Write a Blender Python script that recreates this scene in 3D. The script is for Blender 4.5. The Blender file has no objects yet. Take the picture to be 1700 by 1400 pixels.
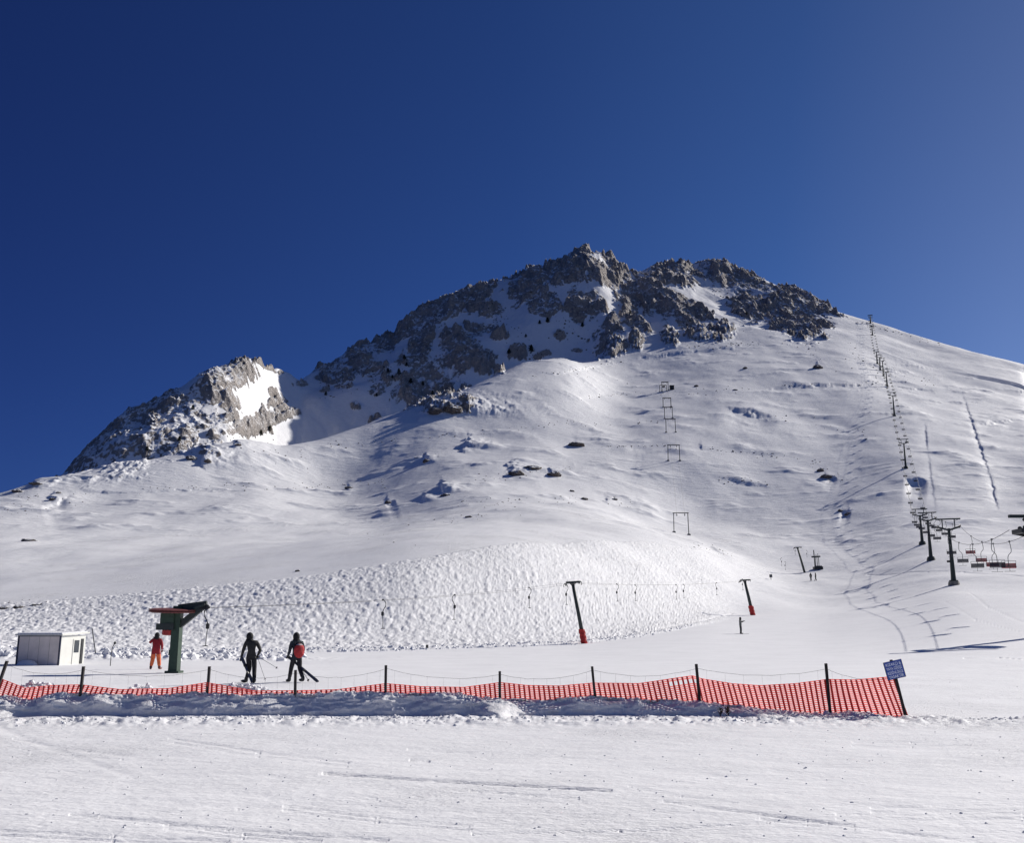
import bpy, bmesh, math, random
import numpy as np
from mathutils import Vector, Matrix
random.seed(7)
S = bpy.context.scene
COL = S.collection
R = math.radians
# ---------------------------------------------------------------- camera, sky, sun
F = 1633.0; TH = R(12.2); H0 = 1.7
cd = bpy.data.cameras.new("camera"); cam = bpy.data.objects.new("camera", cd); COL.objects.link(cam)
cam.location = (0, 0, H0); cam.rotation_euler = (R(90) + TH, 0, 0)
cd.sensor_width = 36; cd.lens = F / 1700 * 36; cd.clip_start = .1; cd.clip_end = 9000
S.camera = cam
SUN_AZ = R(52); SUN_EL = R(29.4)
w = bpy.data.worlds.new("World"); S.world = w; w.use_nodes = True
nt = w.node_tree; N = nt.nodes; L = nt.links
sk = N.new('ShaderNodeTexSky'); sk.sky_type = 'NISHITA'; sk.sun_disc = False
sk.sun_elevation = SUN_EL; sk.sun_rotation = SUN_AZ
sk.altitude = 2200; sk.air_density = 1.0; sk.dust_density = 0.0; sk.ozone_density = 4.5
tc = N.new('ShaderNodeTexCoord'); sx = N.new('ShaderNodeSeparateXYZ'); L.new(tc.outputs['Generated'], sx.inputs[0])
mr = N.new('ShaderNodeMapRange'); L.new(sx.outputs[0], mr.inputs[0]); mr.inputs[1].default_value = -.5; mr.inputs[2].default_value = .5
rp = N.new('ShaderNodeValToRGB'); L.new(mr.outputs[0], rp.inputs[0])
cr = rp.color_ramp
cr.elements[0].position = .05; cr.elements[0].color = (.17, .25, .56, 1)
cr.elements[1].position = .95; cr.elements[1].color = (.86, .78, .92, 1)
for p, c in ((.5, (.26, .38, .68)), (.76, (.42, .54, .80))):
    e = cr.elements.new(p); e.color = (*c, 1)
mx = N.new('ShaderNodeMix'); mx.data_type = 'RGBA'; mx.blend_type = 'MULTIPLY'; mx.inputs[0].default_value = 1
L.new(sk.outputs[0], mx.inputs[6]); L.new(rp.outputs[0], mx.inputs[7])
L.new(mx.outputs[2], N['Background'].inputs[0]); N['Background'].inputs[1].default_value = .066
sl = bpy.data.lights.new('sun', 'SUN'); sl.energy = 4.9; sl.angle = R(.5); sl.color = (1, .95, .875)
sun = bpy.data.objects.new('sun', sl); COL.objects.link(sun)
SD = Vector((math.sin(SUN_AZ) * math.cos(SUN_EL), math.cos(SUN_AZ) * math.cos(SUN_EL), math.sin(SUN_EL)))
sun.rotation_euler = SD.to_track_quat('Z', 'Y').to_euler(); sun.location = (200, 50, 300)
S.view_settings.view_transform = 'Standard'; S.view_settings.look = 'None'
S.view_settings.exposure = 0.2; S.view_settings.gamma = 1

# ---------------------------------------------------------------- image geometry <-> world
def Tv(v): return np.tan(TH + np.arctan((700 - np.asarray(v, float)) / F))        # (z-h)/y
def Su(u, v): return (np.asarray(u, float) - 850) / F * (math.cos(TH) + Tv(v) * math.sin(TH))  # x/y
def PT(u, v, y):
    return Vector((float(Su(u, v)) * y, y, H0 + float(Tv(v)) * y))

# ---------------------------------------------------------------- noise
def _h(ix, iy, seed):
    h = (ix.astype(np.int64) * 374761393 + iy.astype(np.int64) * 668265263 + seed * 1274126177) & 0xffffffff
    h = ((h ^ (h >> 13)) * 1274126177) & 0xffffffff
    return (h ^ (h >> 16)) & 0xffff
def pn(x, y, seed=0):
    ix = np.floor(x); iy = np.floor(y); fx = (x - ix).astype(np.float32); fy = (y - iy).astype(np.float32)
    sxx = fx * fx * fx * (fx * (fx * 6 - 15) + 10); syy = fy * fy * fy * (fy * (fy * 6 - 15) + 10)
    def g(dx, dy):
        a = _h(ix + dx, iy + dy, seed) * (2 * math.pi / 65536)
        return np.cos(a) * (fx - dx) + np.sin(a) * (fy - dy)
    a = g(0, 0); b = g(1, 0); c = g(0, 1); d = g(1, 1)
    return ((a + (b - a) * sxx) * (1 - syy) + (c + (d - c) * sxx) * syy) * 1.5
def fbm(x, y, o=4, seed=0, gain=.5):
    r = 0; am = 1
    for k in range(o):
        r = r + am * pn(x, y, seed + k); x = x * 2.03 + 13.1; y = y * 2.03 + 7.7; am *= gain
    return r
def ridged(x, y, o=4, seed=0, gain=.55):
    r = 0; am = 1; wgt = 1
    for k in range(o):
        n = 1 - np.abs(pn(x, y, seed + k)); n = n * n * wgt; r = r + am * n
        wgt = np.clip(n * 1.6, 0, 1); x = x * 2.1 + 3.1; y = y * 2.1 + 9.7; am *= gain
    return r

# ---------------------------------------------------------------- terrain
def zT(z, y): return (z - H0) / y
curves = {   # (u, v, y) along each line, near to far
 'D': [(-500,1079,78),(0,1080,78),(430,1086,80),(700,1078,86),(960,1069.5,95),(1090,1053,110),(1180,1034,135),(1243,1021,164),(1350,1018,168),(1480,1010,148),(1583,992,140),(1700,988,135),(2200,978,130)],
 'E': [(-500,1018,120),(0,1004,120),(250,985,119),(500,962,120),(700,932,128),(850,908,150),(930,900,168),(1000,896,190),(1060,900,212),(1130,913,236),(1220,935,256),(1290,952,258),(1340,950,258),(1450,947,250),(1545,931,230),(1700,926,222),(2200,915,210)],
 'F': [(-500,945,215),(0,903,250),(200,890,275),(400,876,300),(550,866,332),(620,862,326),(700,850,307),(780,842,299),(850,838,303),(1000,848,318),(1130,886,336),(1250,886,338),(1400,872,338),(1530,848,338),(1700,848,330),(2200,835,300)],
 'G': [(-500,910,260),(0,862,320),(200,834,350),(400,806,385),(550,800,426),(640,780,432),(700,762,425),(850,748,435),(1000,752,442),(1118,764,432),(1250,762,440),(1400,768,440),(1495,746,438),(1700,752,440),(2200,780,380)],
 'H': [(-500,930,300),(-200,868,340),(0,823,372),(60,801,384),(100,791,392),(200,775,408),(330,745,434),(400,733,452),(470,742,465),(540,733,485),(640,697,530),(739,667,590),(813,637,640),(867,618,675),(924,609,710),(992,601,745),(1040,590,768),(1120,574,790),(1200,568,795),(1300,568,795),(1400,570,795),(1470,606,735),(1550,630,700),(1700,660,650),(2200,760,520)],
 'J': [(-500,900,520),(0,860,520),(60,830,520),(115,793,520),(150,768,525),(200,742,532),(300,712,550),(380,704,574),(405,699,606),(432,692,652),(460,684,694),(500,676,735),(550,658,765),(600,640,775),(700,600,812),(800,560,835),(900,530,848),(1000,510,862),(1060,520,880),(1120,508,900),(1180,520,910),(1240,520,930),(1320,530,910),(1380,545,890),(1450,552,890),(1550,590,820),(1700,620,760),(2200,730,610)],
 'S': [(-500,880,620),(0,850,620),(60,826,610),(95,797,600),(113,785,590),(130,762,590),(150,737,590),(200,692,600),(240,674,605),(270,664,610),(330,628,622),(360,614,634),(400,604,662),(430,606,702),(460,611,745),(500,628,800),(530,604,860),(560,597,880),(590,580,896),(620,571,910),(650,561,920),(658,545,925),(680,520,930),(710,508,935),(740,495,940),(790,480,945),(830,468,950),(850,470,952),(870,462,955),(900,446,958),(930,434,960),(950,420,962),(975,413,965),(995,416,970),(1012,431,980),(1035,448,990),(1055,457,1000),(1080,446,1030),(1105,442,1060),(1130,438,1080),(1160,440,1085),(1190,441,1085),(1220,447,1080),(1245,457,1070),(1275,468,1060),(1300,481,1040),(1340,497,1020),(1380,516,1000),(1450,536,970),(1500,553,930),(1550,568,900),(1620,585,860),(1700,604,820),(2200,700,700)],
}
Q = 1.0
ud = np.concatenate([np.arange(-500, -30, 10), np.arange(-30, 1730, 1.25 / Q), np.arange(1730, 2150, 10)])
sc = (ud - 850) / F * (math.cos(TH) + .12 * math.sin(TH))
NC = len(sc)
ctl = []
ctl.append((np.full(NC, 6.), np.zeros(NC)))
ctl.append((np.full(NC, 16.), np.zeros(NC)))
ctl.append((np.full(NC, 26.), np.zeros(NC)))
ctl.append((np.full(NC, 45.), np.zeros(NC)))
def smooth(a, n):
    k = np.hanning(2 * n + 1); k /= k.sum()
    return np.convolve(np.pad(a, n, mode='edge'), k, mode='valid')
for nm in 'DEFGH':
    c = np.array(curves[nm], float); s = Su(c[:, 0], c[:, 1])
    y = np.interp(sc, s, c[:, 2]); T = np.interp(sc, s, Tv(c[:, 1]))
    n = {'D': 50, 'E': 70, 'F': 80, 'G': 70, 'H': 26}[nm]
    ctl.append((smooth(y, n), smooth(H0 + T * y, n)))
# gully behind the snow crest (left of the lift), plain continuation on the right
yH, zH = ctl[-1]
c = np.array(curves['J'], float); s = Su(c[:, 0], c[:, 1])
yJ = smooth(np.interp(sc, s, c[:, 2]), 12); zJ = smooth(H0 + np.interp(sc, s, Tv(c[:, 1])) * yJ, 12)
c = np.array(curves['S'], float); s = Su(c[:, 0], c[:, 1])
yS = np.interp(sc, s, c[:, 2]); yS = smooth(yS, 20); zS = H0 + np.interp(sc, s, Tv(c[:, 1])) * yS
yJ = np.minimum(yJ, yS - 40)
g = np.clip((1060 - ud) / 160, 0, 1); g = g * g * (3 - 2 * g)
yI = yH + (yJ - yH) * .42
zI = (1 - g) * (zH + (zJ - zH) * .42) + g * (zH - 12)
ctl += [(yI, zI), (yJ, zJ), (yS, zS), (yS + 70, zS - 30), (yS + 500, zS - 330)]
Y = np.array([c[0] for c in ctl]); Z = np.array([c[1] for c in ctl])
# monotone cubic slopes
h = np.diff(Y, axis=0); dl = np.diff(Z, axis=0) / h
M = np.zeros_like(Z)
a = dl[:-1]; b = dl[1:]; w1 = 2 * h[1:] + h[:-1]; w2 = h[1:] + 2 * h[:-1]
ok = (a * b) > 0
M[1:-1] = np.where(ok, (w1 + w2) / np.where(ok, w1 / np.where(a == 0, 1, a) + w2 / np.where(b == 0, 1, b), 1), 0)
M[0] = 0; M[-1] = dl[-1]
kS = len(ctl) - 3
for k in range(3, kS - 1): M[k] = smooth(M[k], 60)
M[kS] = dl[kS - 1] * .35                                # the ridge stays sharp
rows_n = [180, 70, 70, 110, 105, 95, 110, 130, 14, 150, 230, 14, 6]
rows_n = [max(4, int(r * Q)) for r in rows_n]
YY = []; ZZ = []
for k, n in enumerate(rows_n):
    t = (np.arange(n) / n)[:, None]
    if k == 0:      # perspective-even spacing in the near field
        yy = 1 / (1 / Y[k] + t * (1 / Y[k + 1] - 1 / Y[k]))
    elif k in (1, 2, 3):
        yy = 1 / (1 / Y[k] + t * (1 / Y[k + 1] - 1 / Y[k]))
    else:
        yy = Y[k] + t * h[k]
    tt = (yy - Y[k]) / h[k]
    h00 = 2 * tt**3 - 3 * tt**2 + 1; h10 = tt**3 - 2 * tt**2 + tt; h01 = -2 * tt**3 + 3 * tt**2; h11 = tt**3 - tt**2
    YY.append(yy); ZZ.append(h00 * Z[k] + h10 * h[k] * M[k] + h01 * Z[k + 1] + h11 * h[k] * M[k + 1])
YY.append(Y[-1][None]); ZZ.append(Z[-1][None])
YY = np.concatenate(YY); ZZ = np.concatenate(ZZ); NR = len(YY)
XX = YY * sc[None]
def proj(X, Yv, Zv):
    fz = Yv * math.cos(TH) + (Zv - H0) * math.sin(TH); up = -Yv * math.sin(TH) + (Zv - H0) * math.cos(TH)
    return 850 + F * X / fz, 700 - F * up / fz
U, V = proj(XX, YY, ZZ)
def sstep(a, b, x):
    t = np.clip((x - a) / (b - a), 0, 1); return t * t * (3 - 2 * t)
rowk = np.concatenate([np.full(n, k) for k, n in enumerate(rows_n)] + [[len(rows_n)]])[:, None] + np.zeros_like(YY)
upper = sstep(8.3, 8.9, rowk)          # behind the snow crest
# --- rock regions, measured on the mountain
ROCK = [ # u, v, ru, rv, angle(deg, image clockwise)
 (675,533,30,24,-45),(728,520,45,24,-25),(785,484,45,10,-15),(805,512,32,18,0),(878,476,36,22,-25),(902,512,28,20,0),(935,458,36,22,0),
 (985,438,60,18,28),(955,425,40,14,-35),(1005,452,40,12,10),(970,506,34,22,10),(1018,541,17,15,30),(1046,500,16,42,0),(1008,574,25,19,20),
 (698,566,20,24,0),(777,595,46,24,20),(715,640,55,30,-10),(690,600,30,20,0),(760,560,24,10,0),(861,584,15,11,0),(828,618,8,5,0),(760,577,30,16,0),(800,545,30,12,0),
 (750,678,45,14,-5),(718,682,18,10,-25),
 (1070,490,40,27,15),(1122,510,58,21,28),(1112,460,36,20,15),(1138,442,16,8,0),(1208,455,60,14,12),(1240,468,36,9,15),
 (1245,505,33,25,20),(1318,524,48,32,22),(1290,505,22,22,0),(1343,500,48,9,24),(1372,540,17,8,0),(1338,550,22,12,0),(1111,557,18,14,30),(1203,548,16,9,25),(1163,556,38,12,10),(1262,480,30,7,15),
 (1062,545,20,14,30),(1058,570,12,9,0),
 (190,735,78,48,-25),(140,762,38,30,-40),(235,697,42,25,-30),(280,672,34,22,-20),(376,627,54,24,-12),(345,650,34,24,-10),(378,669,20,16,0),(455,660,12,8,30),(250,740,44,24,0),(315,700,34,22,0),(340,746,28,13,0),(300,735,34,16,0),
 (440,614,24,4,10),(545,604,24,10,-10),(560,625,30,15,0),(600,592,22,20,0),(612,618,30,15,0),(640,570,24,14,-20),(540,655,9,5,0),(627,650,12,8,0),
 (425,700,52,15,-10),(372,690,26,14,-10),(455,676,18,9,-10),(395,712,24,7,-20),(470,700,22,6,-10),(360,722,20,7,-15),(500,640,10,5,0),(575,650,16,7,0),(590,675,10,4,0),(930,560,12,6,0),(900,590,14,5,0),(960,580,10,5,0),(830,560,16,8,0),(620,690,14,4,-15),
 (70,806,26,5,-12),(25,818,18,4,-20)]
Rf = np.full(U.shape, -1.0, np.float32)
for (cu, cv, ru, rv, an) in ROCK:
    m = (np.abs(U - cu) < ru * 2.4) & (np.abs(V - cv) < max(ru, rv) * 2.4)
    if not m.any(): continue
    ca, sa = math.cos(R(an)), math.sin(R(an))
    du = U[m] - cu; dv = V[m] - cv
    d = np.sqrt(((du * ca + dv * sa) / ru)**2 + ((-du * sa + dv * ca) / rv)**2)
    Rf[m] = np.maximum(Rf[m], 1 - d)
far = sstep(330, 420, YY)
XF = XX; YF = YY
# frame turned so that one axis runs down the fall line of the face
n1 = fbm(XF / 42, YF / 42, 5, 11, .62)
n2 = fbm(XF / 9, YF / 14, 3, 40, .6)
n3 = fbm(XF / 3.5, YF / 5.5, 3, 52, .6)
rm = Rf + .36 * n1 + .36 * n2 + .22 * n3 + .12
rockm = sstep(0, .12, rm) * far * (Rf > -.6)
body = sstep(-.15, .7, rm) * far * (Rf > -.6)
rg = ridged(XF / 46 + .3 * n1, YF / 60, 5, 70, .55) - .9
rg2 = ridged(XF / 15, YF / 20, 3, 90, .6) - .9
mount = sstep(420, 640, YY)
Z0 = ZZ.copy()
lk = .66 + .34 * sstep(500, 620, U)
ZZ = ZZ + lk * body * (2.5 + 6.5 * rg + 3.0 * rg2) * (.35 + .65 * mount)
ZZ = ZZ + lk * rockm * fbm(XF / 4.2, YF / 6, 3, 120) * .9 * (.4 + .6 * mount)
# ribs and wind forms on the snow
ZZ += upper * (1 - .72 * sstep(1240, 1420, U)) * (fbm(XF / 85, YF / 110, 3, 200) * 7 + fbm(XF / 18, YF / 22, 3, 210) * .9)
slope = sstep(95, 200, YY) * (1 - upper)
ZZ += slope * (fbm(XF / 60, YF / 90, 3, 230) * 1.4 + fbm(XF / 14 , YF / 22, 4, 240) * .14)
ZZ += sstep(230, 330, YY) * (1 - upper) * np.clip(fbm(XF / 30, YF / 16, 4, 260), 0, 1)**2 * 1.3
# scoops and small ridges: (u0,v0,u1,v1, height m, steep-side px, gentle-side px)
for (u0, v0, u1, v1, hh, ws, wg) in [
    (1208,676,1285,692,7.5,9,24),(1505,800,1538,803,6.5,7,20),(1395,848,1412,852,2.5,4,10),(1372,790,1390,795,2.5,4,10),
    (960,660,1010,652,1.5,4,14),(1190,792,1290,803,2.0,5,16),(1040,742,1080,741,1.5,4,12),(1220,745,1290,757,1.5,4,12),
    (1600,655,1645,790,1.9,3,12),(1645,790,1658,845,1.6,3,12),(1556,640,1600,655,.8,4,12),(1537,705,1541,745,1.4,3,8),(1541,745,1555,850,.7,4,10),
    (1620,705,1700,694,3.0,6,26),(1270,643,1460,637,4.2,3,14),(1460,637,1560,650,3.2,3,12),(1040,597,1260,572,3.6,3,12),(870,627,1040,600,1.8,3.5,10),(1440,605,1500,625,2.5,5,16),
    (130,812,220,815,2.0,5,16),(220,815,420,808,1.5,4,16),(330,770,400,742,3.0,8,24),(70,842,110,828,3,6,18),
    (1385,525,1340,500,4,7,12),(640,835,655,830,2,4,10),(1170,905,1215,925,1.2,4,10)]:
    L2 = math.hypot(u1 - u0, v1 - v0); tx, ty = (u1 - u0) / L2, (v1 - v0) / L2
    nx, ny = -ty, tx
    if ny < 0: nx, ny = -nx, -ny          # normal pointing down in the picture = towards the viewer
    bw = max(wg, ws) * 3 + 6
    m = (U > min(u0, u1) - bw) & (U < max(u0, u1) + bw) & (V > min(v0, v1) - bw) & (V < max(v0, v1) + bw) & (rowk < 8.5) & (YY > 100)
    if not m.any(): continue
    du = U[m] - u0; dv = V[m] - v0
    tt = (du * tx + dv * ty) / L2; dn = du * nx + dv * ny + min(4.5, wg * .2) * fbm(XX[m] / 9, YY[m] / 9, 4, 300)
    en = sstep(-.15, .35, tt) * (1 - sstep(.6, 1.15, tt))
    w_ = ws * .9
    pr = np.where(dn > 0, -1.25 * (1 - np.exp(-np.clip(dn, 0, None) / (.45 * w_))) * np.exp(-np.clip(dn, 0, None) / (2.6 * w_)), .12 * np.exp(-(dn / (wg * .5))**2) - .12 * np.exp(-(dn / 2.)**2))
    ZZ[m] += hh * en * pr * .40
# knolls and lips that throw the long blue shadows: (u, v, ru, rv, height m)
for (cu, cv, ru, rv, hh) in [(736,818,13,6,5.5),(705,832,7,4,2.5),(780,742,18,6,5),(770,750,9,4,3),(852,783,20,6,3.5),(915,788,16,4,1.8),(957,738,11,4,1.2),(775,684,28,10,10),(735,690,18,8,6),(700,700,12,6,3),
    (708,765,8,4,3),(1010,832,14,4,1.8),(644,836,6,4,1.2),(580,811,8,4,1.2),(1165,745,8,3,1.5),(1410,853,8,4,1),(1372,792,10,4,1),(1358,610,9,5,2.5),(340,765,24,9,5),(395,742,14,6,3),(90,830,16,5,2.5),(60,806,14,5,2)]:
    m = (np.abs(U - cu) < ru * 7) & (np.abs(V - cv) < rv * 8) & (rowk < 8.5) & (YY > 100)
    if not m.any(): continue
    du = (U[m] - cu) + ru * .5 * fbm(XX[m] / 5, YY[m] / 5, 3, 310); dv = V[m] - cv
    e_ = np.where(du < 0, (du / (ru * .22))**2, (du / (ru * 2.4))**2) + np.where(dv > 0, (dv / (rv * .7))**2, (dv / (rv * 2.6))**2)
    ZZ[m] += hh * .33 * np.exp(-e_) * (1 + .25 * fbm(XX[m] / 4, YY[m] / 4, 3, 320))
# slope tracked out by skiers between the lift and the roll above it
trk = sstep(3.9, 4.15, rowk) * (1 - sstep(4.75, 5.25, rowk + .25 * fbm(XX / 12, YY / 12, 4, 333)))
trk = trk * (1 - sstep(1000, 1260, U) * sstep(995, 900, V) * .0)
trk = trk * (1 - sstep(1230, 1300, U)) * (.55 + .45 * sstep(-200, 200, U - 0 * V))
trk = trk * (1 - .6 * sstep(700, 1000, U) * sstep(985, 1035, V))
vary = sstep(-.45, .5, fbm(XX / 16, YY / 20, 3, 345)); trk = trk * (.45 + .55 * vary)

# foreground: faint undulation, groomer debris below the bank, tracks, grooves standing for shadow lines
ZZ += (1 - sstep(60, 100, YY)) * (fbm(XX / 6, YY / 6, 3, 400) * .03)
deb = np.exp(-((YY - 20.2) / .9)**2) * (1 - sstep(9.5, 13, XX)) * sstep(-13, -9, XX)
ZZ += deb * (.02 + np.abs(fbm(XX / .5, YY / .6, 3, 420)) * .09)
brm = np.exp(-((rowk - 4.02) / .06)**2) * (1 - sstep(1150, 1250, U))
ZZ += brm * (.14 + .22 * np.abs(fbm(XX / 1.2, YY / 1.2, 3, 440)))
brm2 = np.exp(-((YY - 66) / 2.6)**2) * (1 - sstep(-24, -8, XX))
ZZ += brm2 * (.1 + .45 * np.abs(fbm(XX / 1.0, YY / 1.2, 3, 460)))
def groove(pts, wd, dp):
    global ZZ
    for (a0, a1) in zip(pts[:-1], pts[1:]):
        P0 = PT(*a0); P1 = PT(*a1)
        lx, ly = P1.x - P0.x, P1.y - P0.y; ll = math.hypot(lx, ly)
        m = (XX > min(P0.x, P1.x) - 1) & (XX < max(P0.x, P1.x) + 1) & (YY > min(P0.y, P1.y) - 1) & (YY < max(P0.y, P1.y) + 1)
        if not m.any(): continue
        t = ((XX[m] - P0.x) * lx + (YY[m] - P0.y) * ly) / ll**2
        d = np.abs((XX[m] - P0.x) * ly - (YY[m] - P0.y) * lx) / ll + .02 * fbm(XX[m] * 2, YY[m] * 2, 2, 480)
        ZZ[m] -= dp * np.exp(-(d / wd)**2) * ((t > -.01) & (t < 1.01))
def gy(v): return float(-H0 / Tv(v))
groove([(540,1287,gy(1287)),(1010,1314,gy(1314))], .06, .055)  # long groove shaped to stand for a cable's cast shadow
groove([(780,1314,gy(1314)),(960,1328,gy(1328))], .03, .02)
groove([(680,1262,gy(1262)),(712,1264,gy(1264))], .05, .05)
for pts, wd, dp in [                    ([(1610,985),(1640,1010),(1700,1035)], .10, .04), ([(1570,1000),(1620,1030),(1690,1050)], .08, .03), ([(1090,1046),(1150,1033),(1215,1020)], .2, .15),
                    ([(1440,955),(1540,950),(1600,951),(1700,958)], .3, .2), ([(1600,1094),(1660,1093),(1700,1096)], .12, .10)]:  # last groove is shaped along the lift terminal's shadow line
    pp = []
    for (a_, b_) in pts:
        i_ = int(round(np.interp(float(Su(a_, b_)), sc, np.arange(NC)))); t_ = (ZZ[:, i_] - H0) / YY[:, i_]
        y_ = float(YY[np.nonzero((t_ >= float(Tv(b_))) & (YY[:, i_] > 30))[0][0], i_]); pp.append((a_, b_, y_))
    groove(pp, wd, dp)
grn = random.Random(5)
for k in range(16):
    v0 = grn.uniform(1225, 1395); u0 = grn.uniform(-50, 1500); ln_ = grn.uniform(150, 650); sl_ = grn.uniform(-.10, .16); v1 = min(1399, max(1215, v0 + sl_ * ln_))
    wdt_ = .05 * gy(v0) / 12
    for dv_ in ((0, 7) if k % 2 else (0,)): groove([(u0, v0 + dv_, gy(v0 + dv_)), (u0 + ln_ * .5, (v0 + v1) / 2 + dv_ + 2, gy((v0 + v1) / 2 + dv_ + 2)), (u0 + ln_, v1 + dv_, gy(v1 + dv_))], wdt_, grn.uniform(.008, .02))
groove([(0,1210,gy(1210)),(220,1290,gy(1290))], .10, .008)
VX = XX; 
attr_rock = rockm; attr_trk = trk
def grid_mesh(name, X, Yv, Zv, attrs, mat):
    nr, nc = X.shape
    co = np.stack([X, Yv, Zv], -1).reshape(-1, 3).astype(np.float32)
    i = np.arange(nr * nc).reshape(nr, nc)
    q = np.stack([i[:-1, :-1], i[:-1, 1:], i[1:, 1:], i[1:, :-1]], -1).reshape(-1, 4).astype(np.int32)
    me = bpy.data.meshes.new(name); me.vertices.add(len(co)); me.vertices.foreach_set('co', co.ravel())
    me.loops.add(q.size); me.loops.foreach_set('vertex_index', q.ravel())
    me.polygons.add(len(q)); me.polygons.foreach_set('loop_start', np.arange(0, q.size, 4, dtype=np.int32))
    me.polygons.foreach_set('loop_total', np.full(len(q), 4, np.int32))
    me.polygons.foreach_set('use_smooth', np.ones(len(q), bool))
    for k, v in attrs.items():
        at = me.attributes.new(k, 'FLOAT', 'POINT'); at.data.foreach_set('value', v.astype(np.float32).ravel())
    me.update(); me.validate()
    me.materials.append(mat)
    o = bpy.data.objects.new(name, me); COL.objects.link(o); return o
def col_of(s):
    return float(np.interp(s, sc, np.arange(NC)))
def ground(x, y):
    c = col_of(x / y); i = int(min(c, NC - 2)); f = c - i
    return float((1 - f) * np.interp(y, YY[:, i], ZZ[:, i]) + f * np.interp(y, YY[:, i + 1], ZZ[:, i + 1]))
def hit(u, v, ymin=5, ymax=2000):
    """first point of the terrain met by the line of sight through (u, v)"""
    T = float(Tv(v)); i = int(round(col_of(float(Su(u, v)))))
    tt = (ZZ[:, i] - H0) / YY[:, i]; ok = np.nonzero((tt >= T) & (YY[:, i] >= ymin) & (YY[:, i] <= ymax))[0]
    if len(ok) == 0: r = NR - 1; y = YY[r, i]
    else:
        r = ok[0]
        if r > 0 and tt[r] != tt[r - 1] and tt[r-1] < T: f = (T - tt[r - 1]) / (tt[r] - tt[r - 1]); y = YY[r - 1, i] + f * (YY[r, i] - YY[r - 1, i])
        else: y = YY[r, i]
    y = float(y); x = float(Su(u, v)) * y
    return Vector((x, y, ground(x, y)))

# ---------------------------------------------------------------- materials
def newmat(name):
    m = bpy.data.materials.new(name); m.use_nodes = True
    return m, m.node_tree.nodes, m.node_tree.links, m.node_tree.nodes['Principled BSDF']
def noise(N, L, scale, detail=3, rough=.5, vec=None, kind='ShaderNodeTexNoise'):
    n = N.new(kind); n.inputs['Scale'].default_value = scale
    if 'Detail' in n.inputs: n.inputs['Detail'].default_value = detail
    if 'Roughness' in n.inputs: n.inputs['Roughness'].default_value = rough
    if vec is None:
        g = N.new('ShaderNodeTexCoord'); vec = g.outputs['Object']
    L.new(vec, n.inputs['Vector']); return n
def math_(N, L, op, a, b=None, c=None):
    n = N.new('ShaderNodeMath'); n.operation = op
    for k, x in enumerate((a, b, c)):
        if x is None: continue
        if isinstance(x, (int, float)): n.inputs[k].default_value = x
        else: L.new(x, n.inputs[k])
    return n.outputs[0]
def ramp(N, L, fac, stops):
    r = N.new('ShaderNodeValToRGB'); L.new(fac, r.inputs[0]); e = r.color_ramp.elements
    while len(e) < len(stops): e.new(.5)
    for k, (p, c) in enumerate(stops):
        e[k].position = p; e[k].color = (*c, 1) if len(c) == 3 else c
    return r.outputs[0]
def mixc(N, L, f, a, b):
    m = N.new('ShaderNodeMix'); m.data_type = 'RGBA'
    if isinstance(f, (int, float)): m.inputs[0].default_value = f
    else: L.new(f, m.inputs[0])
    for k, x in ((6, a), (7, b)):
        if isinstance(x, tuple): m.inputs[k].default_value = (*x, 1)
        else: L.new(x, m.inputs[k])
    return m.outputs[2]
def bump(N, L, hgt, dist, strength=1, normal=None):
    b = N.new('ShaderNodeBump'); b.inputs['Distance'].default_value = dist; b.inputs['Strength'].default_value = strength
    L.new(hgt, b.inputs['Height'])
    if normal is not None: L.new(normal, b.inputs['Normal'])
    return b.outputs[0]
SNOW = (.80, .815, .845)
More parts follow.
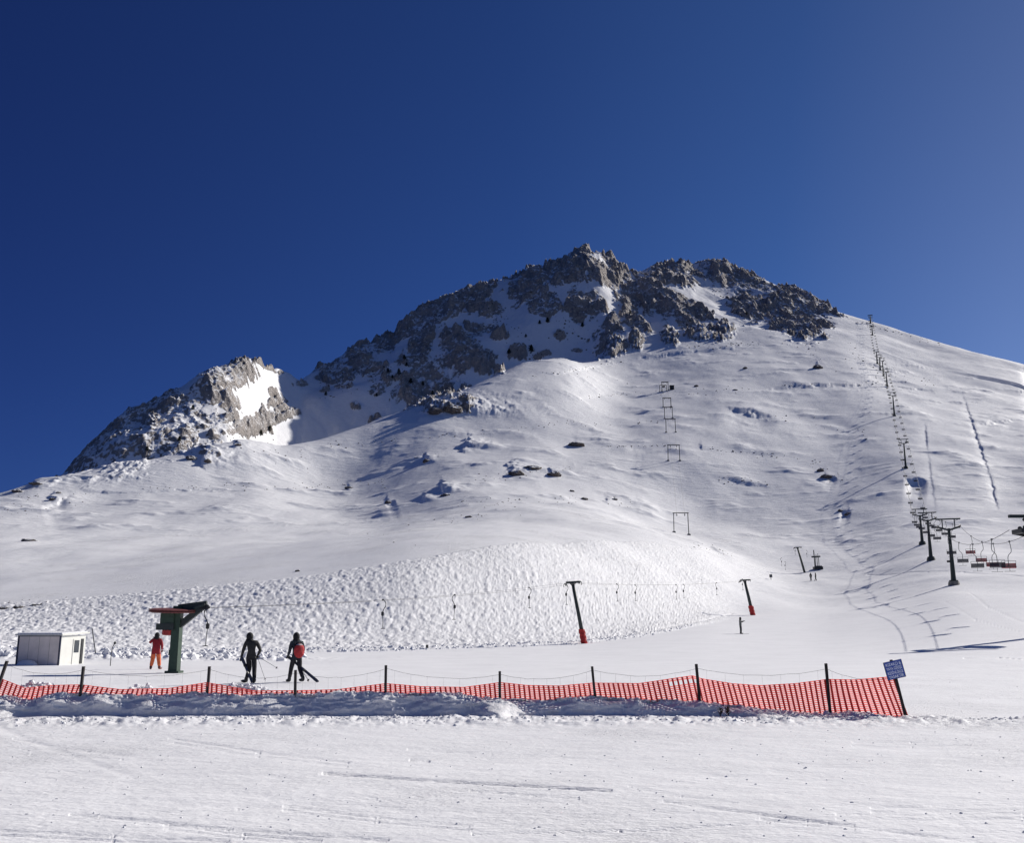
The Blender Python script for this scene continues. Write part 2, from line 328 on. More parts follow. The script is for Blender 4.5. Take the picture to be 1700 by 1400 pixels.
def terrain_mat():
    m, N, L, P = newmat('snow_and_rock')
    tc = N.new('ShaderNodeTexCoord'); vec = tc.outputs['Object']
    sep = N.new('ShaderNodeSeparateXYZ'); L.new(vec, sep.inputs[0])
    ar = N.new('ShaderNodeAttribute'); ar.attribute_name = 'rock'
    at = N.new('ShaderNodeAttribute'); at.attribute_name = 'tracked'
    geo = N.new('ShaderNodeNewGeometry'); sn = N.new('ShaderNodeSeparateXYZ'); L.new(geo.outputs['True Normal'], sn.inputs[0])
    # rock colour
    r1 = noise(N, L, .05, 5, .6, vec); r2 = noise(N, L, .5, 5, .65, vec)
    f = math_(N, L, 'ADD', math_(N, L, 'MULTIPLY', r1.outputs[0], .5), math_(N, L, 'MULTIPLY', r2.outputs[0], .5))
    rc = ramp(N, L, f, [(.32, (.20, .185, .185)), (.44, (.38, .35, .335)), (.58, (.50, .455, .425)), (.70, (.55, .46, .38))])
    # snow caught on the ledges of the rock
    nz = math_(N, L, 'ADD', sn.outputs[2], math_(N, L, 'MULTIPLY', math_(N, L, 'SUBTRACT', noise(N, L, .22, 5, .7, vec).outputs[0], .5), 1.15))
    mrn = N.new('ShaderNodeMapRange'); L.new(nz, mrn.inputs[0]); mrn.inputs[1].default_value = .555; mrn.inputs[2].default_value = .665
    rk = math_(N, L, 'MULTIPLY', ar.outputs['Fac'], math_(N, L, 'SUBTRACT', 1, mrn.outputs[0]))
    mr2 = N.new('ShaderNodeMapRange'); L.new(rk, mr2.inputs[0]); mr2.inputs[1].default_value = .35; mr2.inputs[2].default_value = .6
    # snow colour: clean with faint old, dustier patches
    s1 = noise(N, L, .35, 5, .6, vec)
    sc_ = ramp(N, L, s1.outputs[0], [(.3, (.79, .79, .805)), (.6, (.84, .84, .855))])
    L.new(mixc(N, L, mr2.outputs[0], sc_, rc), P.inputs['Base Color'])
    L.new(math_(N, L, 'ADD', .62, math_(N, L, 'MULTIPLY', mr2.outputs[0], .3)), P.inputs['Roughness'])
    P.inputs['Specular IOR Level'].default_value = .06
    # bumps: grain near, wind crust mid, tracks, rock
    near = N.new('ShaderNodeMapRange'); L.new(sep.outputs[1], near.inputs[0]); near.inputs[1].default_value = 14; near.inputs[2].default_value = 60; near.inputs[3].default_value = 1; near.inputs[4].default_value = .0
    mp = N.new('ShaderNodeMapping'); L.new(vec, mp.inputs[0]); mp.inputs['Rotation'].default_value = (0, 0, R(12)); mp.inputs['Scale'].default_value = (1, 1.7, 1)
    g1 = noise(N, L, 9, 4, .62, mp.outputs[0]); g2 = noise(N, L, 1.3, 5, .6, mp.outputs[0])
    pits = N.new('ShaderNodeTexVoronoi'); pits.inputs['Scale'].default_value = 3.2; L.new(mp.outputs[0], pits.inputs['Vector'])
    pr = N.new('ShaderNodeMapRange'); L.new(pits.outputs['Distance'], pr.inputs[0]); pr.inputs[1].default_value = 0; pr.inputs[2].default_value = .16
    hn = math_(N, L, 'ADD', math_(N, L, 'MULTIPLY', g1.outputs[0], .55), math_(N, L, 'MULTIPLY', pr.outputs[0], .22))
    hn = math_(N, L, 'MULTIPLY', hn, near.outputs[0])
    mp4 = N.new('ShaderNodeMapping'); L.new(vec, mp4.inputs[0]); mp4.inputs['Rotation'].default_value = (0, 0, R(-14)); mp4.inputs['Scale'].default_value = (.8, 3.2, 1)
    f1 = noise(N, L, 3.4, 4, .65, mp4.outputs[0]); f2 = noise(N, L, .16, 3, .6, vec)
    fm = N.new('ShaderNodeMapRange'); L.new(f2.outputs[0], fm.inputs[0]); fm.inputs[1].default_value = .47; fm.inputs[2].default_value = .62
    fs = math_(N, L, 'MULTIPLY', math_(N, L, 'MINIMUM', math_(N, L, 'MULTIPLY', math_(N, L, 'ABSOLUTE', math_(N, L, 'SUBTRACT', f1.outputs[0], .5)), 9), .6), math_(N, L, 'MULTIPLY', fm.outputs[0], near.outputs[0]))
    b0 = bump(N, L, fs, .012)
    b1 = bump(N, L, hn, .026, 1, b0)
    b2 = bump(N, L, g2.outputs[0], .045, 1, b1)
    # wind crust (sastrugi) on the mountain
    mp2 = N.new('ShaderNodeMapping'); L.new(vec, mp2.inputs[0]); mp2.inputs['Rotation'].default_value = (0, 0, R(-25)); mp2.inputs['Scale'].default_value = (.35, 1, 1)
    w1_ = noise(N, L, .55, 6, .68, mp2.outputs[0])
    farm = N.new('ShaderNodeMapRange'); L.new(sep.outputs[1], farm.inputs[0]); farm.inputs[1].default_value = 90; farm.inputs[2].default_value = 260
    b3 = bump(N, L, math_(N, L, 'MULTIPLY', w1_.outputs[0], farm.outputs[0]), .36, 1, b2)
    # ski scribbles
    sw = noise(N, L, .45, 3, .6, vec)
    wv = N.new('ShaderNodeVectorMath'); wv.operation = 'MULTIPLY_ADD'; L.new(sw.outputs['Color'], wv.inputs[0]); wv.inputs[1].default_value = (1.1, 1.6, 0); L.new(vec, wv.inputs[2])
    mp5 = N.new('ShaderNodeMapping'); L.new(wv.outputs[0], mp5.inputs[0]); mp5.inputs['Rotation'].default_value = (0, 0, R(-8)); mp5.inputs['Scale'].default_value = (1, .5, 1)
    k1 = noise(N, L, 7.5, 2, .5, mp5.outputs[0])
    rdg = math_(N, L, 'ABSOLUTE', math_(N, L, 'SUBTRACT', k1.outputs[0], .5))
    k2 = noise(N, L, 13, 3, .6, wv.outputs[0])
    mp3 = N.new('ShaderNodeMapping'); L.new(wv.outputs[0], mp3.inputs[0]); mp3.inputs['Rotation'].default_value = (0, 0, R(38)); mp3.inputs['Scale'].default_value = (1, .16, 1)
    k3 = noise(N, L, 8.5, 2, .5, mp3.outputs[0]); rd3 = math_(N, L, 'ABSOLUTE', math_(N, L, 'SUBTRACT', k3.outputs[0], .5))
    l1 = math_(N, L, 'MINIMUM', math_(N, L, 'MULTIPLY', rdg, 9), .45); l2 = math_(N, L, 'MINIMUM', math_(N, L, 'MULTIPLY', rd3, 8), .45)
    hh = math_(N, L, 'MULTIPLY', math_(N, L, 'ADD', math_(N, L, 'ADD', l1, l2), math_(N, L, 'MULTIPLY', k2.outputs[0], .5)), at.outputs['Fac'])
    b4 = bump(N, L, hh, .05, 1, b3)
    rr = noise(N, L, .35, 8, .75, vec); rv = noise(N, L, .3, 4, .6, vec, 'ShaderNodeTexVoronoi')
    hr = math_(N, L, 'MULTIPLY', math_(N, L, 'ADD', rr.outputs[0], math_(N, L, 'MULTIPLY', rv.outputs['Distance'], .7)), mr2.outputs[0])
    b5 = bump(N, L, hr, 2.6, 1, b4)
    L.new(b5, P.inputs['Normal'])
    return m
M_TER = terrain_mat()
ter = grid_mesh('snowy_mountain_terrain', XX, YY, ZZ, {'rock': attr_rock, 'tracked': attr_trk}, M_TER)
ter['kind'] = 'structure'
nx_, ny_ = np.meshgrid(np.linspace(-60, 60, 200), np.linspace(-60, 6.2, 120))
near_ = grid_mesh('foreground_snow', nx_, ny_, -.006 + .02 * fbm(nx_ / 6, ny_ / 6, 3, 400) * sstep(5.5, 3, ny_), {}, M_TER); near_['kind'] = 'structure'

# ---------------------------------------------------------------- mesh helpers
class MB:
    def __init__(s): s.v = []; s.f = []
    def add(s, vs, fs):
        o = len(s.v); s.v += [tuple(v) for v in vs]; s.f += [tuple(i + o for i in f) for f in fs]; return s
    def box(s, c, d, rot=None, taper=1):
        c = Vector(c); vs = []
        for z in (-.5, .5):
            t = 1 if z < 0 else taper
            for (x, y) in ((-.5, -.5), (.5, -.5), (.5, .5), (-.5, .5)):
                p = Vector((x * d[0] * t, y * d[1] * t, z * d[2]))
                if rot is not None: p = rot @ p
                vs.append(c + p)
        return s.add(vs, [(3, 2, 1, 0), (4, 5, 6, 7), (0, 1, 5, 4), (1, 2, 6, 5), (2, 3, 7, 6), (3, 0, 4, 7)])
    def bar(s, a, b, wx, wy=None):          # rectangular bar from a to b
        a = Vector(a); b = Vector(b); d = b - a
        q = d.to_track_quat('Z', 'Y').to_matrix()
        return s.box((a + b) / 2, (wx, wy or wx, d.length), q)
    def tube(s, pts, r, n=6, cap=True):
        pts = [Vector(p) for p in pts]; rs = r if isinstance(r, (list, tuple)) else [r] * len(pts)
        vs = []; k = len(pts); up = None
        for i, p in enumerate(pts):
            d = (pts[min(i + 1, k - 1)] - pts[max(i - 1, 0)]).normalized()
            if up is None: up = Vector((0, 0, 1)) if abs(d.z) < .9 else Vector((1, 0, 0))
            x = d.cross(up).normalized(); y = d.cross(x).normalized(); up = -y if False else up
            for j in range(n):
                a = 2 * math.pi * j / n; vs.append(p + (x * math.cos(a) + y * math.sin(a)) * rs[i])
        fs = [(i * n + j, i * n + (j + 1) % n, (i + 1) * n + (j + 1) % n, (i + 1) * n + j) for i in range(k - 1) for j in range(n)]
        if cap: fs += [tuple(range(n))[::-1], tuple(range((k - 1) * n, k * n))]
        return s.add(vs, fs)
    def lathe(s, prof, c=(0, 0, 0), n=20, axis=None):
        c = Vector(c); vs = []; q = Matrix.Identity(3) if axis is None else Vector(axis).to_track_quat('Z', 'Y').to_matrix()
        for (r, z) in prof:
            for j in range(n):
                a = 2 * math.pi * j / n; vs.append(c + q @ Vector((r * math.cos(a), r * math.sin(a), z)))
        k = len(prof)
        fs = [(i * n + j, i * n + (j + 1) % n, (i + 1) * n + (j + 1) % n, (i + 1) * n + j) for i in range(k - 1) for j in range(n)]
        fs += [tuple(range(n))[::-1], tuple(range((k - 1) * n, k * n))]
        return s.add(vs, fs)
    def ell(s, c, r, n=10, m=7, rot=None, jit=0):
        c = Vector(c); vs = []
        for i in range(m + 1):
            th = math.pi * (i + .02 if i == 0 else i - .02 if i == m else i) / m
            for j in range(n):
                a = 2 * math.pi * j / n; k = 1 + random.uniform(-jit, jit)
                p = Vector((r[0] * math.sin(th) * math.cos(a) * k, r[1] * math.sin(th) * math.sin(a) * k, -r[2] * math.cos(th) * k))
                vs.append(c + (rot @ p if rot is not None else p))
        fs = [(i * n + j, i * n + (j + 1) % n, (i + 1) * n + (j + 1) % n, (i + 1) * n + j) for i in range(m) for j in range(n)]
        fs += [tuple(range(n))[::-1], tuple(range(m * n, (m + 1) * n))]
        return s.add(vs, fs)
    def build(s, name, mat, parent=None, smooth=False):
        me = bpy.data.meshes.new(name); me.from_pydata(s.v, [], s.f); me.update()
        if smooth: me.polygons.foreach_set('use_smooth', [True] * len(me.polygons))
        me.materials.append(mat); o = bpy.data.objects.new(name, me); COL.objects.link(o)
        if parent is not None: o.parent = parent
        return o
def tag(o, label, cat, group=None, kind=None):
    if label: o['label'] = label
    if cat: o['category'] = cat
    if group: o['group'] = group
    if kind: o['kind'] = kind
    return o
def thing(name, label, cat, loc=(0, 0, 0), rz=0, group=None):
    o = bpy.data.objects.new(name, None); COL.objects.link(o); o.empty_display_size = .3
    o.location = loc; o.rotation_euler = (0, 0, rz); return tag(o, label, cat, group)
def dup(root, loc, rz, label=None, scale=None):
    r = root.copy(); COL.objects.link(r); r.location = loc; r.rotation_euler = (0, 0, rz)
    if scale: r.scale = (scale,) * 3
    if label: r['label'] = label
    for ch in list(root.children):
        c = ch.copy(); COL.objects.link(c); c.parent = r
        for g2 in ch.children:
            d = g2.copy(); COL.objects.link(d); d.parent = c
    return r
def paint(name, col, rough=.5, metal=0, var=.25, scale=6, bd=.004):
    m, N, L, P = newmat(name)
    n = noise(N, L, scale, 4, .65)
    a = tuple(c * (1 - var) for c in col); b = tuple(min(1, c * (1 + var)) for c in col)
    L.new(ramp(N, L, n.outputs[0], [(.3, a), (.7, b)]), P.inputs['Base Color'])
    P.inputs['Roughness'].default_value = rough; P.inputs['Metallic'].default_value = metal
    n2 = noise(N, L, scale * 5, 3, .6); L.new(bump(N, L, n2.outputs[0], bd), P.inputs['Normal'])
    return m
def banded(name, stops, rough=.8, scale=9):
    """cloth whose colour changes at given heights (jacket, trousers) with woven variation"""
    m, N, L, P = newmat(name)
    tc = N.new('ShaderNodeTexCoord'); sp = N.new('ShaderNodeSeparateXYZ'); L.new(tc.outputs['Object'], sp.inputs[0])
    f = math_(N, L, 'MULTIPLY', sp.outputs[2], .5)
    r = N.new('ShaderNodeValToRGB'); r.color_ramp.interpolation = 'CONSTANT'; L.new(f, r.inputs[0]); e = r.color_ramp.elements
    while len(e) < len(stops): e.new(.5)
    for k, (z, c) in enumerate(stops): e[k].position = z * .5; e[k].color = (*c, 1)
    n = noise(N, L, scale, 4, .6)
    v = ramp(N, L, n.outputs[0], [(.3, (.7, .7, .7)), (.7, (1, 1, 1))])
    mm = N.new('ShaderNodeMix'); mm.data_type = 'RGBA'; mm.blend_type = 'MULTIPLY'; mm.inputs[0].default_value = 1
    L.new(r.outputs[0], mm.inputs[6]); L.new(v, mm.inputs[7]); L.new(mm.outputs[2], P.inputs['Base Color'])
    P.inputs['Roughness'].default_value = rough; L.new(bump(N, L, n.outputs[0], .07), P.inputs['Normal']); return m
M_DARK = paint('dark_green_paint', (.022, .032, .030), .6)
M_GREEN = paint('green_paint', (.022, .050, .030), .55)
M_BLACK = paint('black_metal', (.015, .016, .018), .5)
M_STEEL = paint('galvanised_steel', (.07, .075, .08), .5, .2)
M_IRON = paint('rusty_iron', (.022, .018, .018), .75)
M_CONC = paint('concrete', (.20, .19, .165), .9, 0, .3, 2, .02)
M_RED = paint('red_paint', (.38, .02, .022), .5)
M_PAD = paint('red_padding', (.42, .022, .02), .75, 0, .4, 5, .04)
M_WHEEL = paint('worn_red_rim', (.16, .045, .04), .6)
M_CHAIRR = paint('red_seat_paint', (.42, .03, .035), .5)
M_CHAIRD = paint('dark_seat_paint', (.02, .020, .028), .5)
M_ROPE = paint('steel_rope', (.07, .07, .075), .6)
M_WHITE = paint('white_panel', (.62, .62, .58), .5, 0, .06, 3)
M_GREY = paint('grey_panel', (.62, .56, .53), .6, 0, .12, 1.5)
M_NAVY = paint('navy_trim', (.015, .02, .05), .5)
M_GLASS = paint('dark_window', (.03, .04, .05), .15, 0, .2, 3)
M_BARK = paint('bark', (.06, .045, .035), .9)
M_LEAF = paint('juniper_foliage', (.016, .026, .014), .8, 0, .5, 2)
M_WEED = paint('dry_stems', (.05, .03, .015), .9)
M_SIGN = paint('blue_sign_paint', (.025, .08, .42), .45, 0, .12, 8)
M_LET = paint('white_lettering', (.8, .85, .92), .6, 0, .1, 8)
def snow_mat(name, sc=7, bd=.03):
    m, N, L, P = newmat(name)
    s1 = noise(N, L, sc, 5, .65); L.new(ramp(N, L, s1.outputs[0], [(.3, (.78, .78, .80)), (.65, (.84, .84, .855))]), P.inputs['Base Color'])
    P.inputs['Roughness'].default_value = .65; P.inputs['Specular IOR Level'].default_value = .25
    s2 = noise(N, L, sc * 3, 5, .7); L.new(bump(N, L, s2.outputs[0], bd), P.inputs['Normal']); return m
M_SNOW = snow_mat('bank_snow'); M_CLUMP = snow_mat('clump_snow', 12, .02)
def rock_mat():
    m, N, L, P = newmat('boulder_rock')
    geo = N.new('ShaderNodeNewGeometry'); sn = N.new('ShaderNodeSeparateXYZ'); L.new(geo.outputs['True Normal'], sn.inputs[0])
    n = noise(N, L, .7, 5, .65); rc = ramp(N, L, n.outputs[0], [(.3, (.05, .045, .04)), (.55, (.16, .13, .11)), (.75, (.25, .20, .16))])
    f = math_(N, L, 'ADD', sn.outputs[2], math_(N, L, 'MULTIPLY', math_(N, L, 'SUBTRACT', n.outputs[0], .5), 1.2))
    mrg = N.new('ShaderNodeMapRange'); L.new(f, mrg.inputs[0]); mrg.inputs[1].default_value = .62; mrg.inputs[2].default_value = .74
    L.new(mixc(N, L, mrg.outputs[0], rc, SNOW), P.inputs['Base Color']); P.inputs['Roughness'].default_value = .85
    n2 = noise(N, L, 2.2, 6, .7); L.new(bump(N, L, n2.outputs[0], .5), P.inputs['Normal']); return m
M_ROCK = rock_mat()
M_STONE = paint('bare_stone', (.11, .095, .085), .9, 0, .45, 1, .2)

# ---------------------------------------------------------------- ploughed snow bank below the netting
NET = [(-60,1116,-72,1146),(0,1127,-9,1150),(40,1143,33,1161),(85,1138,82,1161),(135,1137,130,1149),(200,1145,197,1152),(280,1143,279,1154),(345,1133,344,1148),(420,1147,420,1155),
       (490,1147,490,1151),(560,1145,560,1150),(640,1135,641,1148),(700,1140,701,1150),(770,1141,772,1152),(830,1133,832,1158),(875,1138,878,1164),(930,1139,933,1159),
       (985,1134,989,1156),(1060,1135,1066,1161),(1150,1122,1160,1165),(1165,1127,1174,1167),(1215,1135,1226,1174),(1260,1138,1272,1180),(1320,1135,1332,1185),(1374,1128,1383,1181),(1420,1129,1438,1189),(1462,1125,1486,1191),(1485,1123,1509,1193)]
NA = np.array(NET, float)
def fy(u): return float(np.interp(u, [-60, 1100, 1220, 1330, 1510], [21.9, 21.9, 21.75, 21.6, 21.3]))
bx = np.arange(-14.5, 10.2, .028); nbx = len(bx)
bu = 850 + bx / 22.6 * F / .975
crest_v = np.interp(bu, NA[:, 2], NA[:, 3]) + 2.5
fyv = np.interp(bu, [-60, 1100, 1220, 1330, 1510], [21.9, 21.9, 21.75, 21.6, 21.3])
ytop = fyv - .10 + .07 * fbm(bx / .9, bx * 0, 3, 500)
zc = np.maximum(H0 + Tv(crest_v) * (ytop), .015)
zc = zc + .012 * fbm(bx / .22, bx * 0 + 3, 3, 510) * (zc > .05)
endr = 1 - sstep(8.9, 9.5, bx); zc = zc * endr
steep = sstep(-11.3, -10.0, bx) * (1 - sstep(4.6, 5.6, bx))
fw = .38 * steep + 1.5 * (1 - steep)
notch = np.exp(-((bx + .30) / .35)**2)
fw = fw + notch * .9
prof = np.concatenate([np.linspace(0, .2, 8), np.linspace(.22, 1, 34), 1 + np.linspace(.06, 1, 22)**1.3])
PX = np.zeros((len(prof), nbx)); PY = PX.copy(); PZ = PX.copy()
for i, p in enumerate(prof):
    PX[i] = bx
    if p <= 1:
        t = p; foot = .55 * steep + .2
        y0 = ytop - fw
        tf = np.clip((t - .2) / .8, 0, 1)
        PY[i] = np.where(t < .2, y0 - foot * (1 - t / .2), y0 + fw * tf)
        hgt = np.where(t < .2, .10 * steep * (t / .2)**2, .10 * steep + (1 - .10 * steep) * tf**(.55 + .35 * (1 - steep)))
        PZ[i] = zc * hgt
    else:
        t = p - 1
        PY[i] = ytop + t * 3.6; PZ[i] = zc * (1 - sstep(0, 1, t + 0 * bx)) + .05 * np.exp(-((t - .12) / .1)**2) * (zc > .1)
on = sstep(0, .25, PZ / np.maximum(zc, .02)) * (PZ > 0) * np.minimum(1, zc / .2)
PY += -on * (.16 * fbm(PX / .8, PZ / .35 + PY, 3, 520) + .03 * fbm(PX / .14, PZ / .1 + PY * 2, 3, 530)) * (prof[:, None] < 1.0)
PZ += on * (.035 * fbm(PX / .5, PY / .4, 3, 540) + .025 * fbm(PX / .12, PY / .12, 3, 550)) * (prof[:, None] > .75)
rough = (1 - steep) * sstep(.12, .2, prof)[:, None] * endr
PZ += rough * np.abs(fbm(PX / .3, PY / .35, 4, 560)) * np.where(bx < 0, .14, .055) * np.exp(-((PY - ytop + .5) / 1.2)**2)
PZ -= .03 * (np.abs(prof - 0)[:, None] < .01) + .05 * (prof[:, None] > 1.97)
bank = grid_mesh('snow_bank', PX, PY, PZ, {}, M_SNOW); bank['kind'] = 'structure'

# crumbs of snow along the bank, the piste edge and behind the hut
cl = MB()
def crumb(x, y, z, r):
    n = 5; vs = [(x + random.uniform(-1, 1) * r * .2, y, z + r * random.uniform(.6, 1))]
    for k in range(n):
        a = 2 * math.pi * k / n + random.random(); q = r * random.uniform(.7, 1.25); vs.append((x + q * math.cos(a), y + q * math.sin(a), z + r * random.uniform(.05, .45)))
    for k in range(n):
        a = 2 * math.pi * k / n; vs.append((x + r * math.cos(a), y + r * math.sin(a), z - r * .5))
    fs = [(0, 1 + k, 1 + (k + 1) % n) for k in range(n)] + [(1 + k, 1 + n + k, 1 + n + (k + 1) % n, 1 + (k + 1) % n) for k in range(n)]
    cl.add(vs, fs)
for k in range(1500):
    x = random.uniform(-13, 11); y = random.gauss(20.4, .45)
    if x > 5.5: y = random.gauss(20.8, .25)
    crumb(x, y, ground(x, y), random.choice((.012, .018, .022, .03, .045)) * random.uniform(.6, 1.1))
for k in range(700):
    i = random.randrange(nbx); zt = float(zc[i]);
    if zt < .08 or bx[i] < -12: continue
    crumb(float(bx[i]), float(ytop[i]) + random.uniform(0, .12), zt - .01, random.uniform(.012, .035))
for k in range(260):
    x = random.uniform(-13.8, -10.6); crumb(x, random.uniform(20.5, 21.7), .08, random.uniform(.03, .09))
for k in range(900):
    u = random.uniform(-40, 1150); s_ = float(Su(u, 1080)); i = int(col_of(s_)); y = float(Y[4][i]) * 1 + random.gauss(0, 1.1)
    x = s_ * y; crumb(x, y, ground(x, y), random.uniform(.05, .20) * (1 if u < 700 else .7))
for k in range(500):
    x = random.uniform(-40, -14); y = random.gauss(67, 2); crumb(x, y, ground(x, y), random.uniform(.08, .35))
for (u, v, n) in ((60, 1136, 30), (72, 1138, 30), (235, 1139, 20), (400, 1140, 60), (425, 1142, 50), (1450, 1192, 20), (1380, 1186, 30)):
    for k in range(n):
        yy_ = 22.6 if v < 1150 else 21.4; x = float(Su(u, v)) * yy_ + random.gauss(0, .12); crumb(x, yy_ + random.gauss(0, .1), H0 + float(Tv(v)) * yy_ + random.gauss(-.03, .03), random.uniform(.02, .07))
for k in range(450):
    y = 1 / random.uniform(1 / 60, 1 / 9); x = random.uniform(-.5, .5) * y * 1.05; crumb(x, y, ground(x, y), random.uniform(.006, .018))
tag(cl.build('snow_crumbs', M_CLUMP), None, None, None, 'stuff')

# ---------------------------------------------------------------- netting fence
fence = thing('netting_fence', 'sagging orange red plastic netting on iron posts along the snow bank', 'fence', (0, 22.6, 0))
FO = Vector((0, 22.6, 0))
def netpt(s, wv):     # s along (index), wv metres below the top edge
    i = min(int(s), len(NET) - 2); f = s - i
    a = NA[i] * (1 - f) + NA[i + 1] * f
    yt = fy((a[0] + a[2]) / 2)
    Pt = PT(a[0], a[1], yt); Pb = PT(a[2], a[3], yt)
    d = (Pb - Pt); Lh = d.length; d = d / Lh
    return Pt, d, Lh
# resample by length
ss = np.linspace(0, len(NET) - 1, 900); tops = [netpt(s, 0) for s in ss]
cum = np.concatenate([[0], np.cumsum([(tops[i + 1][0] - tops[i][0]).length for i in range(len(tops) - 1)])])
def at_len(l):
    s = float(np.interp(l, cum, ss)); return netpt(s, 0)
vb = MB(); hb = MB(); l = 0; tot = cum[-1]
rip = lambda l: .025 * math.sin(l * 2.1) + .015 * math.sin(l * 5.3 + 1)
bury = .06
while l < tot:
    P0, d, Lh = at_len(l); P1, d1, _ = at_len(min(l + .040, tot)); off = Vector((0, rip(l), 0))
    vis = Lh + bury; nseg = 4; vs = []
    for k in range(nseg + 1):
        q = vis * k / nseg; bow = Vector((0, .03 * math.sin(3 * q + l), 0))
        for (PP, dd) in ((P0, d), (P1, d1)):
            p = PP + dd * q + off + bow - FO; vs += [p, p + Vector((0, .004, 0))]
    fs = []
    for k in range(nseg):
        a = k * 4; fs += [(a, a + 2, a + 6, a + 4), (a + 1, a + 5, a + 7, a + 3), (a, a + 4, a + 5, a + 1), (a + 2, a + 3, a + 7, a + 6)]
    vb.add(vs, fs); l += .107 * random.uniform(.95, 1.05)
M_NETV = paint('red_net_bands', (.72, .028, .02), .55, 0, .2, 3); M_NETH = paint('red_net_strands', (.95, .17, .15), .55, 0, .1, 3)
for mm_, cc_ in ((M_NETV, (.62, .02, .02)), (M_NETH, (1, .22, .19))):      # thin plastic glows when lit from behind
    n_ = mm_.node_tree; tr_ = n_.nodes.new('ShaderNodeBsdfTranslucent'); tr_.inputs[0].default_value = (*cc_, 1); mi_ = n_.nodes.new('ShaderNodeMixShader'); mi_.inputs[0].default_value = .5 if mm_ is M_NETH else .3
    n_.links.new(n_.nodes['Principled BSDF'].outputs[0], mi_.inputs[1]); n_.links.new(tr_.outputs[0], mi_.inputs[2]); n_.links.new(mi_.outputs[0], n_.nodes['Material Output'].inputs[0])
step = .06; ls = np.arange(0, tot, step)
for r_ in range(28):
    q = .012 + r_ * .040; run = []
    for l in ls:
        P, d, Lh = at_len(float(l))
        gap = (10.1 > 0) and (1108 < 850 + P.x / P.y * F / .975 < 1152) and .08 < q < .15      # torn strip beside the tall post
        if q < Lh + bury and not gap:
            p = P + d * q + Vector((0, rip(float(l)) + .03 * math.sin(3 * q + float(l)), 0)) - FO; run.append(p)
        else:
            if len(run) > 1:
                vs = []; [vs.extend([p + Vector((0, .001, .012)), p + Vector((0, .001, -.012))]) for p in run]
                hb.add(vs, [(2 * i, 2 * i + 1, 2 * i + 3, 2 * i + 2) for i in range(len(run) - 1)])
            run = []
    if len(run) > 1:
        vs = []; [vs.extend([p + Vector((0, .001, .012)), p + Vector((0, .001, -.012))]) for p in run]
        hb.add(vs, [(2 * i, 2 * i + 1, 2 * i + 3, 2 * i + 2) for i in range(len(run) - 1)])
net = vb.build('netting', M_NETV, fence); hs = hb.build('netting_strands', M_NETH, net)
POSTS = [(13,1098,-9,1150),(140,1107,134,1150),(349,1107,345,1150),(492,1113,491,1153),(642,1105,641,1150),(831,1115,831,1160),(984,1107,990,1159),(1157,1103,1164,1168),(1372,1102,1380,1184),(1480,1096,1508,1194)]
ptop = []
for k, (a, b, c, d) in enumerate(POSTS):
    y_ = fy((a + c) / 2) - .03; P0 = PT(c, d + 10, y_); P1 = PT(a, b, y_)
    wd = .06 if k not in (7, 8, 9) else .075
    m = MB().bar(P0 - FO, P1 - FO, wd, .02); m.bar(P0 - FO + Vector((-wd / 2 + .01, -.02, 0)), P1 - FO + Vector((-wd / 2 + .01, -.02, 0)), .012, .045)
    m.build('post', M_IRON, fence); ptop.append(P1 + (P0 - P1) * (.10 if k < 9 else .25))
wm = MB()
for a, b in zip(ptop[:-1], ptop[1:]):
    n = 14; pts = []
    for k in range(n + 1):
        t = k / n; p = a.lerp(b, t); p.z -= 4 * t * (1 - t) * random.uniform(.13, .15); pts.append(p - FO)
    wm.tube(pts, .0028, 4)
    for k in range(1, n, 2):
        wm.tube([pts[k], pts[k] + Vector((0, .01, -.34))], .0014, 3)
wm.build('wire', M_STEEL, fence)

# blue notice on the last post
sgn = thing('notice_sign', 'small blue notice with four lines of pale lettering, tied to the leaning end post', 'sign', tuple(PT(1485, 1112.5, fy(1490) - .12)))
sgn.rotation_euler = (0, R(-12), 0)
px = fy(1490) / F * 1.02
bd_ = MB(); bd_.box((0, 0, 0), (28.5 * px, .012, 26.5 * px)); bd_.build('board', M_SIGN, sgn)
br = MB(); 
for sx_ in (-1, 1): br.box((sx_ * 14.45 * px, 0, 0), (.5 * px, .02, 27.5 * px))
for sz_ in (-1, 1): br.box((0, 0, sz_ * 13.5 * px), (28.4 * px, .02, .5 * px))
br.build('rim', M_NAVY, sgn)
for k, (txt, zz) in enumerate((('KIZAKÇI &', 8.6), ('YAYA GİRİŞİ', 2.2), ('KESİNLİKLE', -4.2), ('YASAKTIR', -10.2))):
    cu = bpy.data.curves.new('lettering', 'FONT'); cu.body = txt; cu.size = 6.3 * px; cu.align_x = 'CENTER'; cu.align_y = 'CENTER'; cu.extrude = .001; cu.offset = .0012
    t = bpy.data.objects.new('lettering', cu); COL.objects.link(t)
    dg = bpy.context.evaluated_depsgraph_get(); me = bpy.data.meshes.new_from_object(t.evaluated_get(dg)); bpy.data.objects.remove(t)
    xs = [v.co.x for v in me.vertices]; wdt = max(xs) - min(xs); kx = min(1.25, 24.5 * px / wdt)
    for v in me.vertices: v.co.x *= kx
    me.materials.clear(); me.materials.append(M_LET)
    o = bpy.data.objects.new('lettering', me); COL.objects.link(o); o.parent = sgn; o.location = (0, -.009, zz * px); o.rotation_euler = (R(90), 0, 0)

